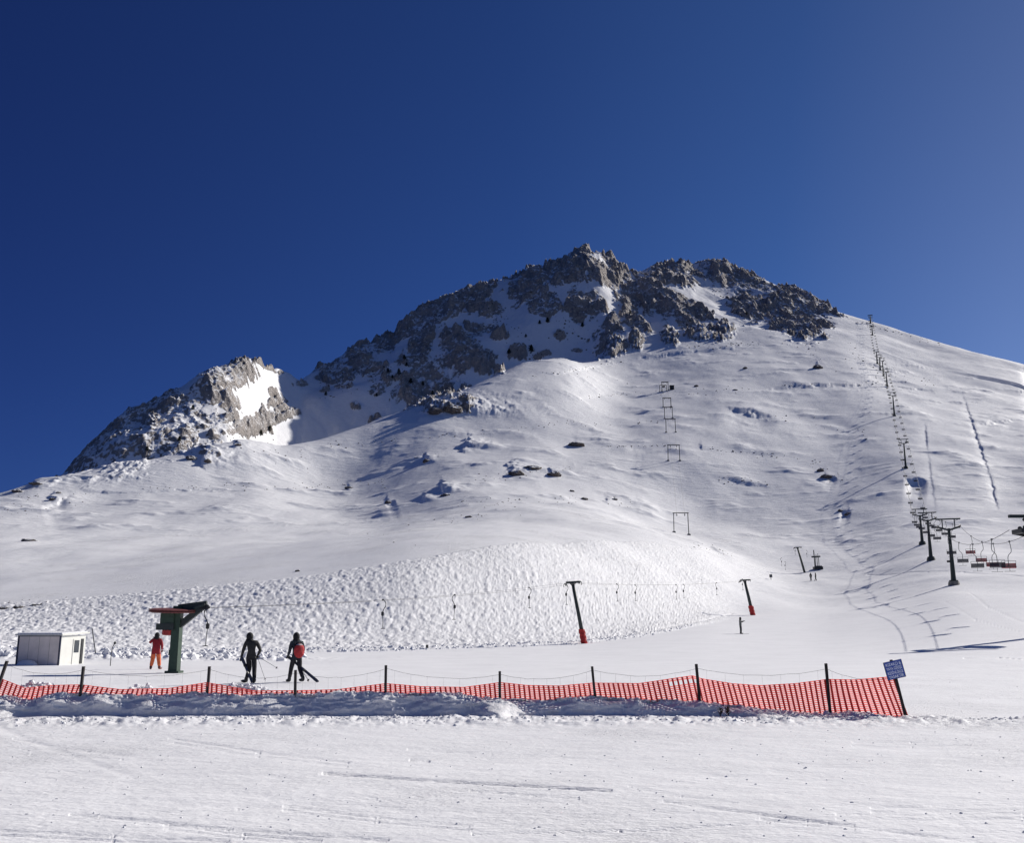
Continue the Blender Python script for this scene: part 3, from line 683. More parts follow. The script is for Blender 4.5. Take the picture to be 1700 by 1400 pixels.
# dry weeds in the bank face
wd = MB()
for k in range(26):
    x0 = random.choice((0, .0, .14, .16)) + random.uniform(-.02, .02); z0 = random.uniform(-.02, .08)
    wd.tube([(x0, 0, z0), (x0 + random.uniform(-.05, .05), -.03, z0 + .06), (x0 + random.uniform(-.07, .07), -.05, z0 + random.uniform(.08, .17))], [.006, .005, .002], 4)
    wd.ell((x0 + random.uniform(-.03, .03), -.04, z0 + .1), (.012, .012, .018), 5, 4)
p = PT(1196, 1189, 21.25)
o = wd.build('dry_weed', M_WEED); o.location = p; tag(o, 'brown dry weeds sticking out of the shaded bank under the netting', 'plant')

# ---------------------------------------------------------------- people
def body(name, J, E, mat, parent, sub=2):
    """J: joint -> (pos, radius); E: bones; first joint is the pelvis"""
    bm = bmesh.new(); ids = {}; sk = bm.verts.layers.skin.verify()
    for k, (p, r) in J.items():
        v = bm.verts.new(p); ids[k] = v; rr = r if isinstance(r, tuple) else (r, r); v[sk].radius = rr
    for a, b in E: bm.edges.new((ids[a], ids[b]))
    ids[list(J)[0]][sk].use_root = True
    me = bpy.data.meshes.new(name); bm.to_mesh(me); bm.free()
    o = bpy.data.objects.new(name, me); COL.objects.link(o)
    o.modifiers.new('skin', 'SKIN'); s_ = o.modifiers.new('sub', 'SUBSURF'); s_.levels = sub; s_.render_levels = sub
    dg = bpy.context.evaluated_depsgraph_get(); m2 = bpy.data.meshes.new_from_object(o.evaluated_get(dg)); bpy.data.objects.remove(o)
    m2.materials.clear(); m2.materials.append(mat); m2.polygons.foreach_set('use_smooth', [True] * len(m2.polygons))
    o = bpy.data.objects.new(name, m2); COL.objects.link(o); o.parent = parent; return o
BONES = [('pelvis', 'spine'), ('spine', 'chest'), ('chest', 'neck'), ('neck', 'head'), ('head', 'crown'), ('head', 'nose')]
for q in 'lr':
    BONES += [('chest', 'shoulder_' + q), ('shoulder_' + q, 'elbow_' + q), ('elbow_' + q, 'wrist_' + q), ('pelvis', 'hip_' + q), ('hip_' + q, 'knee_' + q), ('knee_' + q, 'ankle_' + q)]
def glove(w, e, mat, parent):
    """mitt of palm, four unequal bent fingers and a thumb, closed round what it holds"""
    w = Vector(w); d = (w - Vector(e)).normalized(); side = d.cross(Vector((0, 1, 0))); side = side.normalized() if side.length > .1 else Vector((1, 0, 0)); up = side.cross(d)
    m = MB(); rot = Matrix((side, up, d)).transposed(); m.ell(w + d * .05, (.045, .026, .06), 8, 6, rot)
    for k, ln in enumerate((.055, .065, .06, .048)):
        b = w + d * .09 + side * (-.03 + .02 * k); m.tube([b, b + d * ln * .5 + up * .012, b + d * ln * .7 + up * .04, b + d * ln * .3 + up * .055], [.013, .012, .011, .009], 6)
    b = w + d * .03 + side * .04; m.tube([b, b + side * .03 + d * .02, b + side * .03 + d * .05 + up * .02], [.014, .013, .011], 6)
    return m.build('glove', mat, parent, True)
def person(label, loc, rz, pose, mats, scale=1.0, hood=True, gloves=True, group=None, fat=1.0):
    t = thing('person', label, 'person', loc, rz, group); t.scale = (scale,) * 3
    J = dict(pelvis=((0, 0, .95), (.165, .12)), spine=((0, .0, 1.12), (.15, .115)), chest=((0, 0, 1.34), (.19, .125)), neck=((0, .02, 1.50), .065),
             head=((0, .03, 1.62), (.085, .10)), crown=((0, .02, 1.71), (.065, .075)), nose=((0, .135, 1.615), .014),
             shoulder_l=((-.20, 0, 1.43), .08), shoulder_r=((.20, 0, 1.43), .08), elbow_l=((-.27, -.02, 1.17), .062), elbow_r=((.27, -.02, 1.17), .062),
             wrist_l=((-.29, .06, .93), .042), wrist_r=((.29, .06, .93), .042), hip_l=((-.10, 0, .88), .11), hip_r=((.10, 0, .88), .11),
             knee_l=((-.12, .03, .5), .085), knee_r=((.12, .03, .5), .085), ankle_l=((-.13, 0, .12), .07), ankle_r=((.13, 0, .12), .07))
    for k in J:
        if fat != 1 and k[:3] in ('pel', 'spi', 'che', 'hip', 'kne', 'ank', 'elb'): J[k] = (J[k][0], tuple(q * fat for q in J[k][1]) if isinstance(J[k][1], tuple) else J[k][1] * fat)
    for k, p_ in pose.items():
        if k in J: J[k] = (p_, J[k][1])
    body('body', J, BONES, mats[0], t)
    if hood:
        hc = Vector(J['head'][0]); m = MB(); m.ell(hc + Vector((0, -.02, .03)), (.125, .13, .155), 12, 9); m.ell(hc + Vector((0, -.03, -.10)), (.14, .12, .09), 10, 6)
        m.build('hood', mats[1], t, True)
    for q in 'lr':
        a = Vector(J['ankle_' + q][0]); td = Vector(pose.get('toe_' + q, (0, 1, 0))).normalized()
        m = MB(); pz = td.z; m.ell(a + td * .09 + Vector((0, 0, -.07)), (.06, .06, .05), 10, 6)
        rot = Vector((td.x, td.y, 0)).to_track_quat('Y', 'Z').to_matrix()
        m.ell(a + td * .08 + Vector((0, 0, -.07)), (.058, .16, .055), 10, 6, rot); m.ell(a + Vector((0, 0, -.01)), (.07, .075, .10), 10, 6)
        m.build('boot', mats[2], t, True)
        if gloves: glove(J['wrist_' + q][0], J['elbow_' + q][0], mats[2], t)
    return t
M_CLB = banded('charcoal_ski_suit', [(0, (.012, .012, .016)), (.86, (.022, .022, .024)), (1.0, (.035, .035, .034))])
M_CLC = banded('red_jacket_orange_trousers', [(0, (.90, .20, .07)), (.72, (.34, .015, .025))])
M_CLR = banded('navy_suit', [(0, (.010, .009, .016)), (.80, (.012, .02, .035)), (1.36, (.05, .07, .075))])
M_HOOD = paint('black_cloth', (.008, .008, .010), .85); M_BOOT = paint('black_boot', (.010, .010, .013), .5)
M_BOOTR = paint('dark_red_boot', (.10, .01, .012), .5)
M_CLF = banded('grey_jacket', [(0, (.03, .035, .04)), (.85, (.13, .14, .14))])
PXA = 36 / F
A = PT(415, 1128.5, 36.0); A.z = ground(A.x, A.y)
pa = person('person in charcoal ski suit with raised hood seen from behind, ski poles trailing right', A, R(12),
    dict(pelvis=(.02, 0, .93), chest=(-.02, .06, 1.32), neck=(-.07, .12, 1.47), head=(-.09, .15, 1.58), crown=(-.09, .15, 1.67), nose=(-.10, .27, 1.56), shoulder_l=(-.21, .06, 1.40), shoulder_r=(.17, .04, 1.40),
         elbow_l=(-.29, .02, 1.12), wrist_l=(-.34, .06, .88), elbow_r=(.31, -.05, 1.14), wrist_r=(.21, .10, .93), knee_l=(-.04, .10, .50), ankle_l=(-.14, .22, .13), knee_r=(.13, .06, .47), ankle_r=(.15, -.12, .12), toe_l=(-.8, .6, 0), toe_r=(-.2, 1, 0)),
    (M_CLB, M_HOOD, M_BOOT))
M_SKI = paint('dark_ski', (.03, .035, .06), .35); M_POLE = paint('aluminium_pole', (.14, .14, .15), .4, .5)
def skis(name_lbl, a, b, loc):
    a = Vector(a); b = Vector(b); t = thing('pair_of_skis', name_lbl, 'skis', loc); d = (b - a).normalized(); n = d.cross(Vector((0, 1, 0))).normalized()
    for k in (0, 1):
        m = MB(); o_ = Vector((0, -.025 + .05 * k, 0)) + n * .01 * k; ptsn = 14; vs = []
        for i in range(ptsn + 1):
            q = i / ptsn; c = a.lerp(b, q) + o_ + Vector((0, 0, 0)) + (Vector((0, (-.06 if k == 0 else .06) * max(0, (q - .9) / .1)**2, 0)))
            wd_ = .048 - .012 * math.sin(math.pi * q); wd_ *= 1 if 0 < i < ptsn else .5
            for (sx_, sy_) in ((-1, -1), (1, -1), (1, 1), (-1, 1)): vs.append(c + n * wd_ * sx_ + Vector((0, .007 * sy_, 0)))
        fs = [(i * 4 + j, i * 4 + (j + 1) % 4, i * 4 + 4 + (j + 1) % 4, i * 4 + 4 + j) for i in range(ptsn) for j in range(4)] + [(3, 2, 1, 0), tuple(range(ptsn * 4, ptsn * 4 + 4))]
        s_ = m.add(vs, fs).build('ski', M_SKI, t)
        c = a.lerp(b, .5) + o_; q_ = d.to_track_quat('Z', 'Y').to_matrix()
        mb = MB(); mb2 = MB(); mb.box(c + d * .12 + n * .0 + Vector((0, (-.03 if k == 0 else .03), 0)), (.06, .05, .09), q_); mb2.box(c - d * .16 + Vector((0, (-.03 if k == 0 else .03), 0)), (.06, .06, .08), q_); mb.build('toe_binding', M_BOOT, s_); mb2.build('heel_binding', M_BOOT, s_)
    return t
def poles(lbl, segs, loc):
    t = thing('pair_of_ski_poles', lbl, 'ski poles', loc)
    for a, b in segs:
        a = Vector(a); b = Vector(b); d = (b - a).normalized()
        o = MB().tube([a, b], [.009, .006], 6).build('ski_pole', M_POLE, t)
        MB().tube([a, a + d * .11], [.017, .015], 7).build('grip', M_BOOT, o); e = b - d * .06
        MB().lathe([(.004, 0), (.045, .004), (.045, .012), (.006, .02)], e, 10, -d).build('basket', M_BOOT, o)
skis('pair of dark skis held low in the left hand of the charcoal suit', (-.36, .0, .92), (.14, -.16, .02), A)
poles('two thin ski poles trailing right from the charcoal suit', [((.2, .05, .93), (1.0, -.1, .50)), ((.19, .05, .95), (.58, -.1, .08))], A)
B = PT(491, 1128.5, 36.4); B.z = ground(B.x, B.y)
pb = person('striding person in navy suit with red backpack and black hood carrying skis low', B, R(30),
    dict(pelvis=(0, 0, .92), chest=(-.02, .04, 1.30), neck=(-.03, .08, 1.46), head=(-.02, .10, 1.57), crown=(-.02, .09, 1.66), nose=(-.03, .21, 1.56), shoulder_l=(-.20, .05, 1.38), shoulder_r=(.18, .0, 1.38),
         elbow_l=(-.25, .06, 1.10), wrist_l=(-.24, .28, .90), elbow_r=(.25, -.02, 1.12), wrist_r=(.16, .20, .98), knee_l=(-.12, .20, .50), ankle_l=(-.15, .27, .12), knee_r=(.12, -.02, .48), ankle_r=(.17, -.28, .15), toe_l=(-.2, 1, 0), toe_r=(-.3, 1, 0)),
    (M_CLR, M_HOOD, M_BOOT))
bp = thing('backpack', 'red backpack with a white band on the back of the striding person', 'backpack', B, R(30))
m = MB(); m.ell((0.03, -.16, 1.10), (.20, .12, .26), 14, 10); m.build('pack', banded('red_pack', [(0, (.50, .03, .035)), (1.29, (.62, .55, .55)), (1.34, (.5, .03, .035))]), bp, True)
m = MB()
for sx_ in (-.11, .13): m.tube([(sx_, -.10, 1.33), (sx_, .0, 1.44), (sx_, .13, 1.38)], .02, 6)
m.build('strap', M_BOOT, bp)
skis('pair of dark skis slanting down behind the person with the red backpack', (-.42, .30, .92), (.86, -.30, .02), B)
poles('two thin ski poles slanting down beside the person with the red backpack', [((-.12, .22, .80), (.52, -.2, .02)), ((-.10, .25, .84), (.50, -.1, .04))], B)
C = PT(257, 1109, 50.5); C.z = ground(C.x, C.y)
person('person in red jacket and orange trousers standing left of the green drive post', C, R(14),
    dict(elbow_l=(-.33, .02, 1.28), wrist_l=(-.17, .2, 1.50), elbow_r=(.27, -.02, 1.16), wrist_r=(.27, .06, .93), knee_l=(-.13, .03, .48), ankle_l=(-.19, .0, .12), knee_r=(.16, .03, .48), ankle_r=(.21, .0, .12), toe_r=(.5, 1, 0), toe_l=(-.1, 1, 0)),
    (M_CLC, M_HOOD, M_BOOTR), fat=1.28)
D_ = hit(1230, 1053); px_ = D_.y / F
t = person('small distant person in grey jacket on skis with arms bent, below the second lift pylon', D_, R(-120), dict(elbow_l=(-.38, .05, 1.25), elbow_r=(.38, .05, 1.25), wrist_l=(-.25, .30, 1.35), wrist_r=(.25, .30, 1.35), toe_l=(0, 1, 0)), (M_CLF, M_CLF.copy() if False else M_HOOD, M_BOOT), 1.0, True, True)
sk_ = thing('pair_of_skis', 'short dark skis under the small distant person in grey', 'skis', D_, R(-120))
for sx_ in (-.13, .13): MB().box((sx_, 0, .025), (.09, 1.7, .02)).build('ski', M_SKI, sk_)
for k, (u_, lab, pz) in enumerate(((1346.5, 'left one of two tiny dark figures standing at the top of the nursery slope', dict(elbow_l=(-.34, 0, 1.2))),
                              (1354.5, 'right one of two tiny dark figures standing at the top of the nursery slope', dict(ankle_l=(-.22, .1, .12), ankle_r=(.2, -.1, .12))))):
    E_ = hit(u_, 964.5); person(lab, E_, R(20 + 30 * k), pz, (M_CLB, M_HOOD, M_BOOT), 1.05)

# ---------------------------------------------------------------- green drive station of the drag lift
st = PT(289, 1115, 45.0); st.z = ground(st.x, st.y); k = 45.0 / F
def sx(u): return (u - 289) * k * 1.02
def sz(v): return (1115 - v) * k
drv = thing('drive_station', 'green drag lift drive post with large red rimmed bullwheel', 'ski lift', st, R(-4))
m = MB(); m.box((0, 0, sz(1062)), (.40, .42, sz(1062) * 2), None, .86); m.box((0, 0, .05), (.62, .6, .10)); m.box((-.22, -.02, .9), (.10, .2, .22)); m.build('post', M_GREEN, drv)
m = MB()
m.bar((.1, 0, sz(1040)), (1.12, 0, sz(1010)), .20, .26); m.bar((0, -.0, sz(1012)), (1.3, 0, sz(1006)), .13, .30); m.bar((.72, -.1, sz(1013)), (1.26, -.1, sz(1007)), .10, .1)
m.build('arm', M_DARK, drv)
m = MB(); m.lathe([(.12, -.10), (1.0, -.075), (1.06, -.06), (1.06, -.02), (1.0, 0), (1.06, .03), (1.06, .06), (.9, .08), (.12, .10)], (sx(281), 0, sz(1016)), 40, (.03, -.06, 1)); bw = m.build('bullwheel', M_WHEEL, drv, False)
m = MB()
for q in range(8):
    a = q * math.pi / 4; c0 = Vector((sx(281), 0, sz(1016) - .10)); m.bar(c0, c0 + Vector((math.cos(a) * .98, math.sin(a) * .98, .02)), .07, .05)
m.build('spoke', M_STEEL, bw)
m = MB(); m.box((sx(275), 0, sz(1029)), (.62, .5, .44)); m.box((sx(270), .05, sz(1024)), (.3, .56, .3)); m.build('gearbox', M_GREEN, drv)
m = MB(); m.box((sx(273), -.02, sz(1042)), (.80, .55, .28)); m.build('motor_mount', M_DARK, drv)
m = MB(); m.lathe([(.05, -.22), (.24, -.20), (.26, 0), (.2, .03)], (sx(275), 0, sz(1048)), 14)
for q in range(10):
    a = q * math.pi / 5; m.box((sx(275) + .25 * math.cos(a), .25 * math.sin(a), sz(1050.5)), (.03, .03, .2))
m.build('motor', M_RED, drv)
m = MB()
for q in range(4):
    xx = sx(324 + 4 * q); m.lathe([(.02, -.04), (.12, -.04), (.09, 0), (.12, .04), (.02, .04)], (xx, -.08, sz(1007) - .10), 10, (0, 1, 0)); m.tube([(xx, -.08, sz(1007) - .1), (xx + .03, -.1, sz(1020))], .015, 5)
m.build('guide_roller', M_BLACK, drv)

# pylons of the drag lift
def tpylon(label, ub, vb_, ut, vt, wpx, pad, gw):
    P0 = hit(ub, vb_); P1 = PT(ut, vt, P0.y - .3); kk = P0.y / F; P1 = Vector((P1.x, P0.y, P1.z))
    t = thing('lift_pylon', label, 'lift pylon', P0, 0, 'leaning pylons of the drag lift'); top = P1 - P0
    m = MB(); m.tube([(0, 0, -.1), top * .5, top], [wpx * kk * .55, wpx * kk * .5, wpx * kk * .42], 10); m.build('pole', M_DARK, t, True)
    m = MB(); m.bar(top + Vector((-gw * kk * .5, 0, .02)), top + Vector((gw * kk * .5, 0, .10)), .14, .2); m.bar(top + Vector((0, 0, -.3)), top + Vector((gw * kk * .22, 0, 0)), .08); m.bar(top + Vector((0, 0, -.3)), top + Vector((-gw * kk * .22, 0, 0)), .08)
    m.build('crossarm', M_DARK, t)
    for sgn_ in (-1, 1):
        m = MB(); c = top + Vector((sgn_ * gw * kk * .5, 0, -.05)); zz_ = .12 if sgn_ > 0 else -.1
        pts = [c + Vector((sgn_ * .22 * math.sin(a), 0, zz_ + .1 - .22 * (1 - math.cos(a)))) for a in np.linspace(0, 2.2, 6)]; m.tube(pts, .04, 6)
        for dy in (-.5, -.17, .17, .5): m.lathe([(.03, -.05), (.13, -.05), (.09, 0), (.13, .05), (.03, .05)], c + Vector((0, dy, zz_)), 10, (1, 0, 0))
        m.bar(c + Vector((0, -.6, zz_)), c + Vector((0, .6, zz_)), .05, .08); m.build('sheave_train', M_BLACK, t)
    if pad:
        m = MB(); n_ = 12; vs = []
        for i in range(9):
            q = i / 8; c = top * (pad * q); 
            for j in range(n_):
                a = 2 * math.pi * j / n_; r_ = kk * wpx * (.85 + .10 * math.sin(i * 2.3 + j)); vs.append(c + Vector((r_ * math.cos(a), r_ * math.sin(a), 0)))
        fs = [(i * n_ + j, i * n_ + (j + 1) % n_, (i + 1) * n_ + (j + 1) % n_, (i + 1) * n_ + j) for i in range(8) for j in range(n_)] + [tuple(range(8 * n_, 9 * n_))]
        m.add(vs, fs); m.build('padding', M_PAD, t)
    return P0, P0 + top
pyl = [tpylon('large leaning dark lift pylon with red padding at its foot', 970, 1069, 951, 968, 6.2, .235, 22),
       tpylon('middle leaning lift pylon with red padding above the distant grey skier', 1250, 1022, 1237, 964, 5, .27, 15),
       tpylon('smallest leaning lift pylon, unpadded, beside the return station', 1336, 951, 1324.5, 909.5, 3.2, 0, 11)]
# return station at the top of the drag lift
rs = hit(1358, 945.5); kk = rs.y / F
t = thing('return_station', 'dark return station with mast and crossbar at the top of the drag lift', 'ski lift', rs)
m = MB(); m.box((0, 0, .3), (2.3, 1.6, .7)); m.box((.3, 0, .75), (1.4, 1.1, .3)); m.build('base', M_BLACK, t)
m = MB()
for x_ in (-.55, -.1, .35): m.bar((x_, 0, .6), (x_ * .9, 0, 3.4), .13)
m.build('leg', M_DARK, t)
MB().bar((-.75, 0, .6), (-.85, 0, 5.1), .2).build('mast', M_DARK, t)
m = MB(); m.bar((-1.5, 0, 3.3), (.8, 0, 3.4), .3, .4); m.bar((.2, 0, 3.4), (.2, 0, 4.2), .1); m.bar((-.3, 0, 3.4), (-.3, 0, 4.0), .1); m.build('crossbar', M_DARK, t)
# ropes of the drag lift
line = [Vector((st.x + 1.0, 45, st.z + sz(1012)))] + [p[1] for p in pyl] + [Vector((rs.x, rs.y, rs.z + 3.3))]
def ropept(pts, f, off, sag):     # f: segment index + fraction
    i = min(int(f), len(pts) - 2); q = f - i; p = pts[i].lerp(pts[i + 1], q); L_ = (pts[i + 1] - pts[i]).length
    p = p.copy(); p.z -= sag * L_ * 4 * q * (1 - q); d = pts[i + 1] - pts[i]; nrm = Vector((d.y, -d.x, 0)).normalized(); return p + nrm * off
for off, lab in ((-.95, 'left haul rope of the drag lift running from the green drive'), (.95, 'right haul rope of the drag lift running from the green drive')):
    m = MB(); m.tube([ropept(line, f, off * (.6 + .4 * min(f, 1)), .006) for f in np.linspace(0, len(line) - 1.001, 60)], .008, 4); tag(m.build('haul_rope', M_ROPE), lab, 'rope')
def platter():
    t = thing('drag_hanger', 'x', 'lift hanger', (0, 0, 0), 0, 'spring box hangers on the drag lift')
    m = MB(); m.box((0, 0, 0), (.10, .12, .10)); m.tube([(0, 0, 0), (.10, 0, -.04), (.19, 0, -.20), (.17, 0, -.40), (.06, 0, -.58), (0, 0, -.74)], .026, 6); m.build('hook_rod', M_BLACK, t)
    m = MB(); m.lathe([(.03, -.14), (.085, -.11), (.09, .09), (.03, .13)], (0, 0, -.84), 10); m.build('spring_box', M_BLACK, t)
    m = MB(); m.tube([(0, 0, -.9), (.03, 0, -1.3), (.04, 0, -1.72)], .020, 5); m.build('tow_bar', M_STEEL, t)
    m = MB(); m.lathe([(.02, -.02), (.13, -.02), (.13, .01), (.02, .03)], (.045, 0, -1.74), 12); m.build('seat_disc', M_BLACK, t)
    return t
proto = None
HANG = [(350, 0, 1.0, 'hanger just right of the green drive arm, its box bulging'), (633, 0, 1, 'hanger above the snow to the right of the striding person'), (755, 0, 1, 'second hanger left of the large leaning pylon'),
        (877, 0, 1, 'hanger nearest left of the large leaning pylon'), (939, 1, 1, 'hanger beside the arm of the large leaning pylon'), (1025, 1, 1, 'hanger right of the large leaning pylon, the higher of two'), (1053, 0, 1, 'hanger right of the large leaning pylon, the lower of two'),
        (1122, 1, 1, 'left one of the close pair of hangers midway between two pylons'), (1135, 0, 1, 'right one of the close pair of hangers midway between two pylons'), (1190, 0, 1, 'hanger left of the middle leaning pylon'),
        (1232, 0, 1, 'hanger dangling under the arm of the middle leaning pylon'), (1297, 0, 1, 'left one of two faint hangers before the smallest pylon'), (1303, 1, 1, 'right one of two faint hangers before the smallest pylon'),
        (1319, 0, 1, 'faint hanger under the left arm of the smallest pylon'), (1339, 1, 1, 'faint hanger between the smallest pylon and the return station')]
fl = np.linspace(0, len(line) - 1.001, 4000)
for (u_, side_, s_, lab) in HANG:
    off = -.95 if side_ == 0 else .95
    pr = [ropept(line, f, off * (.6 + .4 * min(f, 1)), .006) for f in fl[::8]]
    us = [proj(p.x, p.y, p.z)[0] for p in pr]; p = pr[int(np.argmin(np.abs(np.array(us) - u_)))]
    rz_ = random.uniform(-.5, .5) + (math.pi if random.random() < .4 else 0)
    if u_ in (350, 755): rz_ = math.pi
    if u_ in (633, 877): rz_ = 0
    if proto is None: proto = platter(); proto.location = p; proto.rotation_euler = (0, 0, rz_); proto['label'] = lab; o = proto
    else: o = dup(proto, p, rz_, lab)

# ---------------------------------------------------------------- portal frames of the upper drag lift
PORT = [(1118.5,1142,886.5,853,'largest portal frame, lowest on the slope'),(1108.5,1127.5,765.5,739,'portal frame in the middle of the slope, second from the bottom'),
        (1105,1120.5,718,695.5,'portal frame third from the bottom, lowest of the overlapping three'),(1102.5,1115.5,695,676,'middle one of the three overlapping portal frames'),
        (1100,1113,676,660.5,'uppermost of the three overlapping portal frames'),(1098,1108.5,649,634,'small topmost portal frame next to the tiny lift hut')]
ptops = []
for (ul, ur, vb_, vt_, lab) in PORT:
    Pc = hit((ul + ur) / 2 + 1, vb_); kk = Pc.y / F; w_ = (ur - ul) * kk; h_ = (vb_ - vt_) * kk * 1.03
    t = thing('portal_frame', lab, 'lift pylon', Pc, 0, 'portal frames of the upper drag lift')
    r_ = max(.13, .55 * kk)
    for sg in (-1, 1):
        zg = ground(Pc.x + sg * w_ / 2, Pc.y) - Pc.z
        MB().tube([(sg * w_ / 2 + .1 * sg, 0, zg - .3), (sg * w_ / 2, 0, h_)], r_, 6).build('post', M_IRON, t)
        MB().box((sg * w_ / 2 + .1 * sg, 0, zg + .15), (1.1, 1.1, .5), None, .7).build('footing', M_CONC, t)
    MB().bar((-w_ / 2 - .3, 0, h_), (w_ / 2 + .3, 0, h_), r_ * 2.2, r_ * 2).build('beam', M_IRON, t)
    for sg in (-1, 1):
        m = MB(); m.lathe([(.05, -.1), (.3, -.1), (.3, .1), (.05, .1)], (sg * w_ * .28, 0, h_ - .65), 8, (1, 0, 0)); m.bar((sg * w_ * .28, 0, h_ - .65), (sg * w_ * .28, 0, h_), .12); m.build('sheave', M_BLACK, t)
    ptops.append((Pc, w_, h_))
for sg, lab in ((-1, 'left rope strung through the portal frames'), (1, 'right rope strung through the portal frames')):
    m = MB(); m.tube([p + Vector((sg * w_ * .28, 0, h_ - .4)) for (p, w_, h_) in ptops], .018, 4); tag(m.build('tow_rope', M_ROPE), lab, 'rope')
hp = hit(1115.5, 647); kk = hp.y / F
t = thing('lift_hut', 'tiny dark hut beside the topmost portal frame', 'hut', hp)
m = MB(); m.box((0, 0, 1.1), (2.6, 2.4, 2.6)); m.build('wall', M_IRON, t); m = MB(); m.box((0, 0, 2.52), (3.1, 2.9, .2)); m.build('roof', M_STEEL, t); m = MB(); m.box((.2, -1.23, 1.2), (1.1, .05, .9)); m.build('window', M_GLASS, t)
m = MB()
tp = hit(1098.5, 651)
t = thing('return_wheel_frame', 'low iron frame with a wheel in front of the topmost portal frame', 'ski lift', tp); kk = tp.y / F
for sg in (-1, 1): m.tube([(sg * 2.2 + 1, 0, -.2), (sg * 2.2 + 1, 0, 4.6)], .17, 6)
m.bar((-1.2, 0, 4.6), (3.2, 0, 4.6), .35); m.build('frame', M_IRON, t); MB().lathe([(.1, -.15), (1.0, -.15), (1.0, .15), (.1, .15)], (1.4, 0, 3.6), 16, (0, .3, 1)).build('wheel', M_BLACK, t)

# ---------------------------------------------------------------- chairlift
LD = Vector((.35, 1, 0)).normalized(); LN = Vector((LD.y, -LD.x, 0)); LR = -math.atan(.35)
TW = [(1584,972,9.8,'nearest chairlift tower with concrete foot'),(1546,931,9.3,'second nearest chairlift tower, just left of the nearest'),(1531.5,904.5,8.0,'third chairlift tower, at the foot of the steep slope'),
      (1504,778,10.6,'lone chairlift tower above the dark hollow, fourth from the front'),(1485,691,11.6,'fifth chairlift tower, upslope of the lone one'),(1473,642,10.2,'sixth chairlift tower, on the piste road'),
      (1467,625,11.5,'seventh chairlift tower, in front in the far cluster'),(1461.5,615,10,'eighth chairlift tower, middle of the far cluster'),(1456.5,604,9.5,'ninth chairlift tower, at the back of the far cluster'),
      (1448.7,557,8.0,'tenth chairlift tower, just below the skyline')]
heads = []
for i, (ub, vb_, hh_, lab) in enumerate(TW):
    P0 = hit(ub, vb_, 60); t = thing('chairlift_tower', lab, 'lift tower', P0, LR, 'towers of the chairlift'); q = 1.0
    far_ = max(1.0, P0.y / 420)
    m = MB(); m.lathe([(.50 * far_**.5, .4), (.42 * far_**.5, 1.4), (.30 * far_**.5, hh_ * .6), (.24 * far_**.5, hh_ + .1)], (0, 0, 0), 12); m.lathe([(.75, .55), (.75, .85)], (0, 0, 0), 12); m.build('column', M_DARK, t)
    m = MB(); m.lathe([(1.05, -1.2), (.95, .2), (.85, .65)], (0, 0, 0), 8); m.build('footing', M_CONC if i == 0 else M_DARK, t)
    m = MB(); m.bar((-.1, 0, hh_ - .25), (1.75, 0, hh_ + .35), .26, .3); m.bar((.1, 0, hh_ - .25), (-1.75, 0, hh_ + .35), .26, .3); m.build('crossarm', M_DARK, t)
    m = MB(); m.bar((-2.0, 0, hh_ + 1.75), (2.0, 0, hh_ + 1.75), .2 * far_**.5, .24)
    for sg in (-1, 1): m.bar((sg * 1.0, 0, hh_), (sg * 1.0, 0, hh_ + 1.7), .17); m.bar((sg * 1.75, 0, hh_ + 1.72), (sg * 1.0, 0, hh_ + 1.3), .06)
    m.build('gantry', M_DARK, t)
    for sg in (-1, 1):
        m = MB(); m.bar((sg * 1.8, -1.3, hh_ + .42), (sg * 1.8, 1.3, hh_ + .42), .10, .14)
        for dy in (-1.2, -.72, -.24, .24, .72, 1.2): m.lathe([(.04, -.06), (.22, -.06), (.16, 0), (.22, .06), (.04, .06)], (sg * 1.8, dy, hh_ + .42), 10, (1, 0, 0))
        m.bar((sg * 1.75, -.9, hh_ + .2), (sg * 1.75, .9, hh_ + .2), .06); m.build('sheave_train', M_BLACK, t)
    if i < 5:
        m = MB()
        for r_ in range(int(hh_ / .4)): m.bar((.18, -.42 + .01 * r_ * .4, 1 + r_ * .36), (-.18, -.42 + .01 * r_ * .4, 1 + r_ * .36), .03)
        for x_ in (-.18, .18): m.bar((x_, -.44, .9), (x_, -.32, hh_ - .3), .035)
        m.build('ladder', M_DARK, t)
    if i == 0: m = MB(); m.box((-.55, -.1, hh_ * .42), (.55, .3, .35)); m.bar((-.8, 0, hh_ * .42), (0, 0, hh_ * .42), .07); m.build('bracket', M_BLACK, t)
    heads.append(P0 + Vector((0, 0, hh_ + .62)))
# skyline station
P0 = hit(1445.5, 537, 60)
t = thing('summit_station', 'small dark mast on the skyline where the chairlift ends', 'ski lift', P0, LR)
m = MB(); m.lathe([(1.0, -1), (.7, 3), (.4, 8.5)], (0, 0, 0), 8); m.build('column', M_DARK, t)
m = MB(); m.bar((-2.3, 0, 8.5), (2.3, 0, 8.5), .5, .7); m.bar((-1.8, 0, 6), (1.8, 0, 6), .4, .5); m.bar((-1.5, 0, 6), (-2, 0, 8.5), .3); m.bar((1.5, 0, 6), (2, 0, 8.5), .3); m.build('crossarm', M_DARK, t)
heads.append(P0 + Vector((0, 0, 7)))
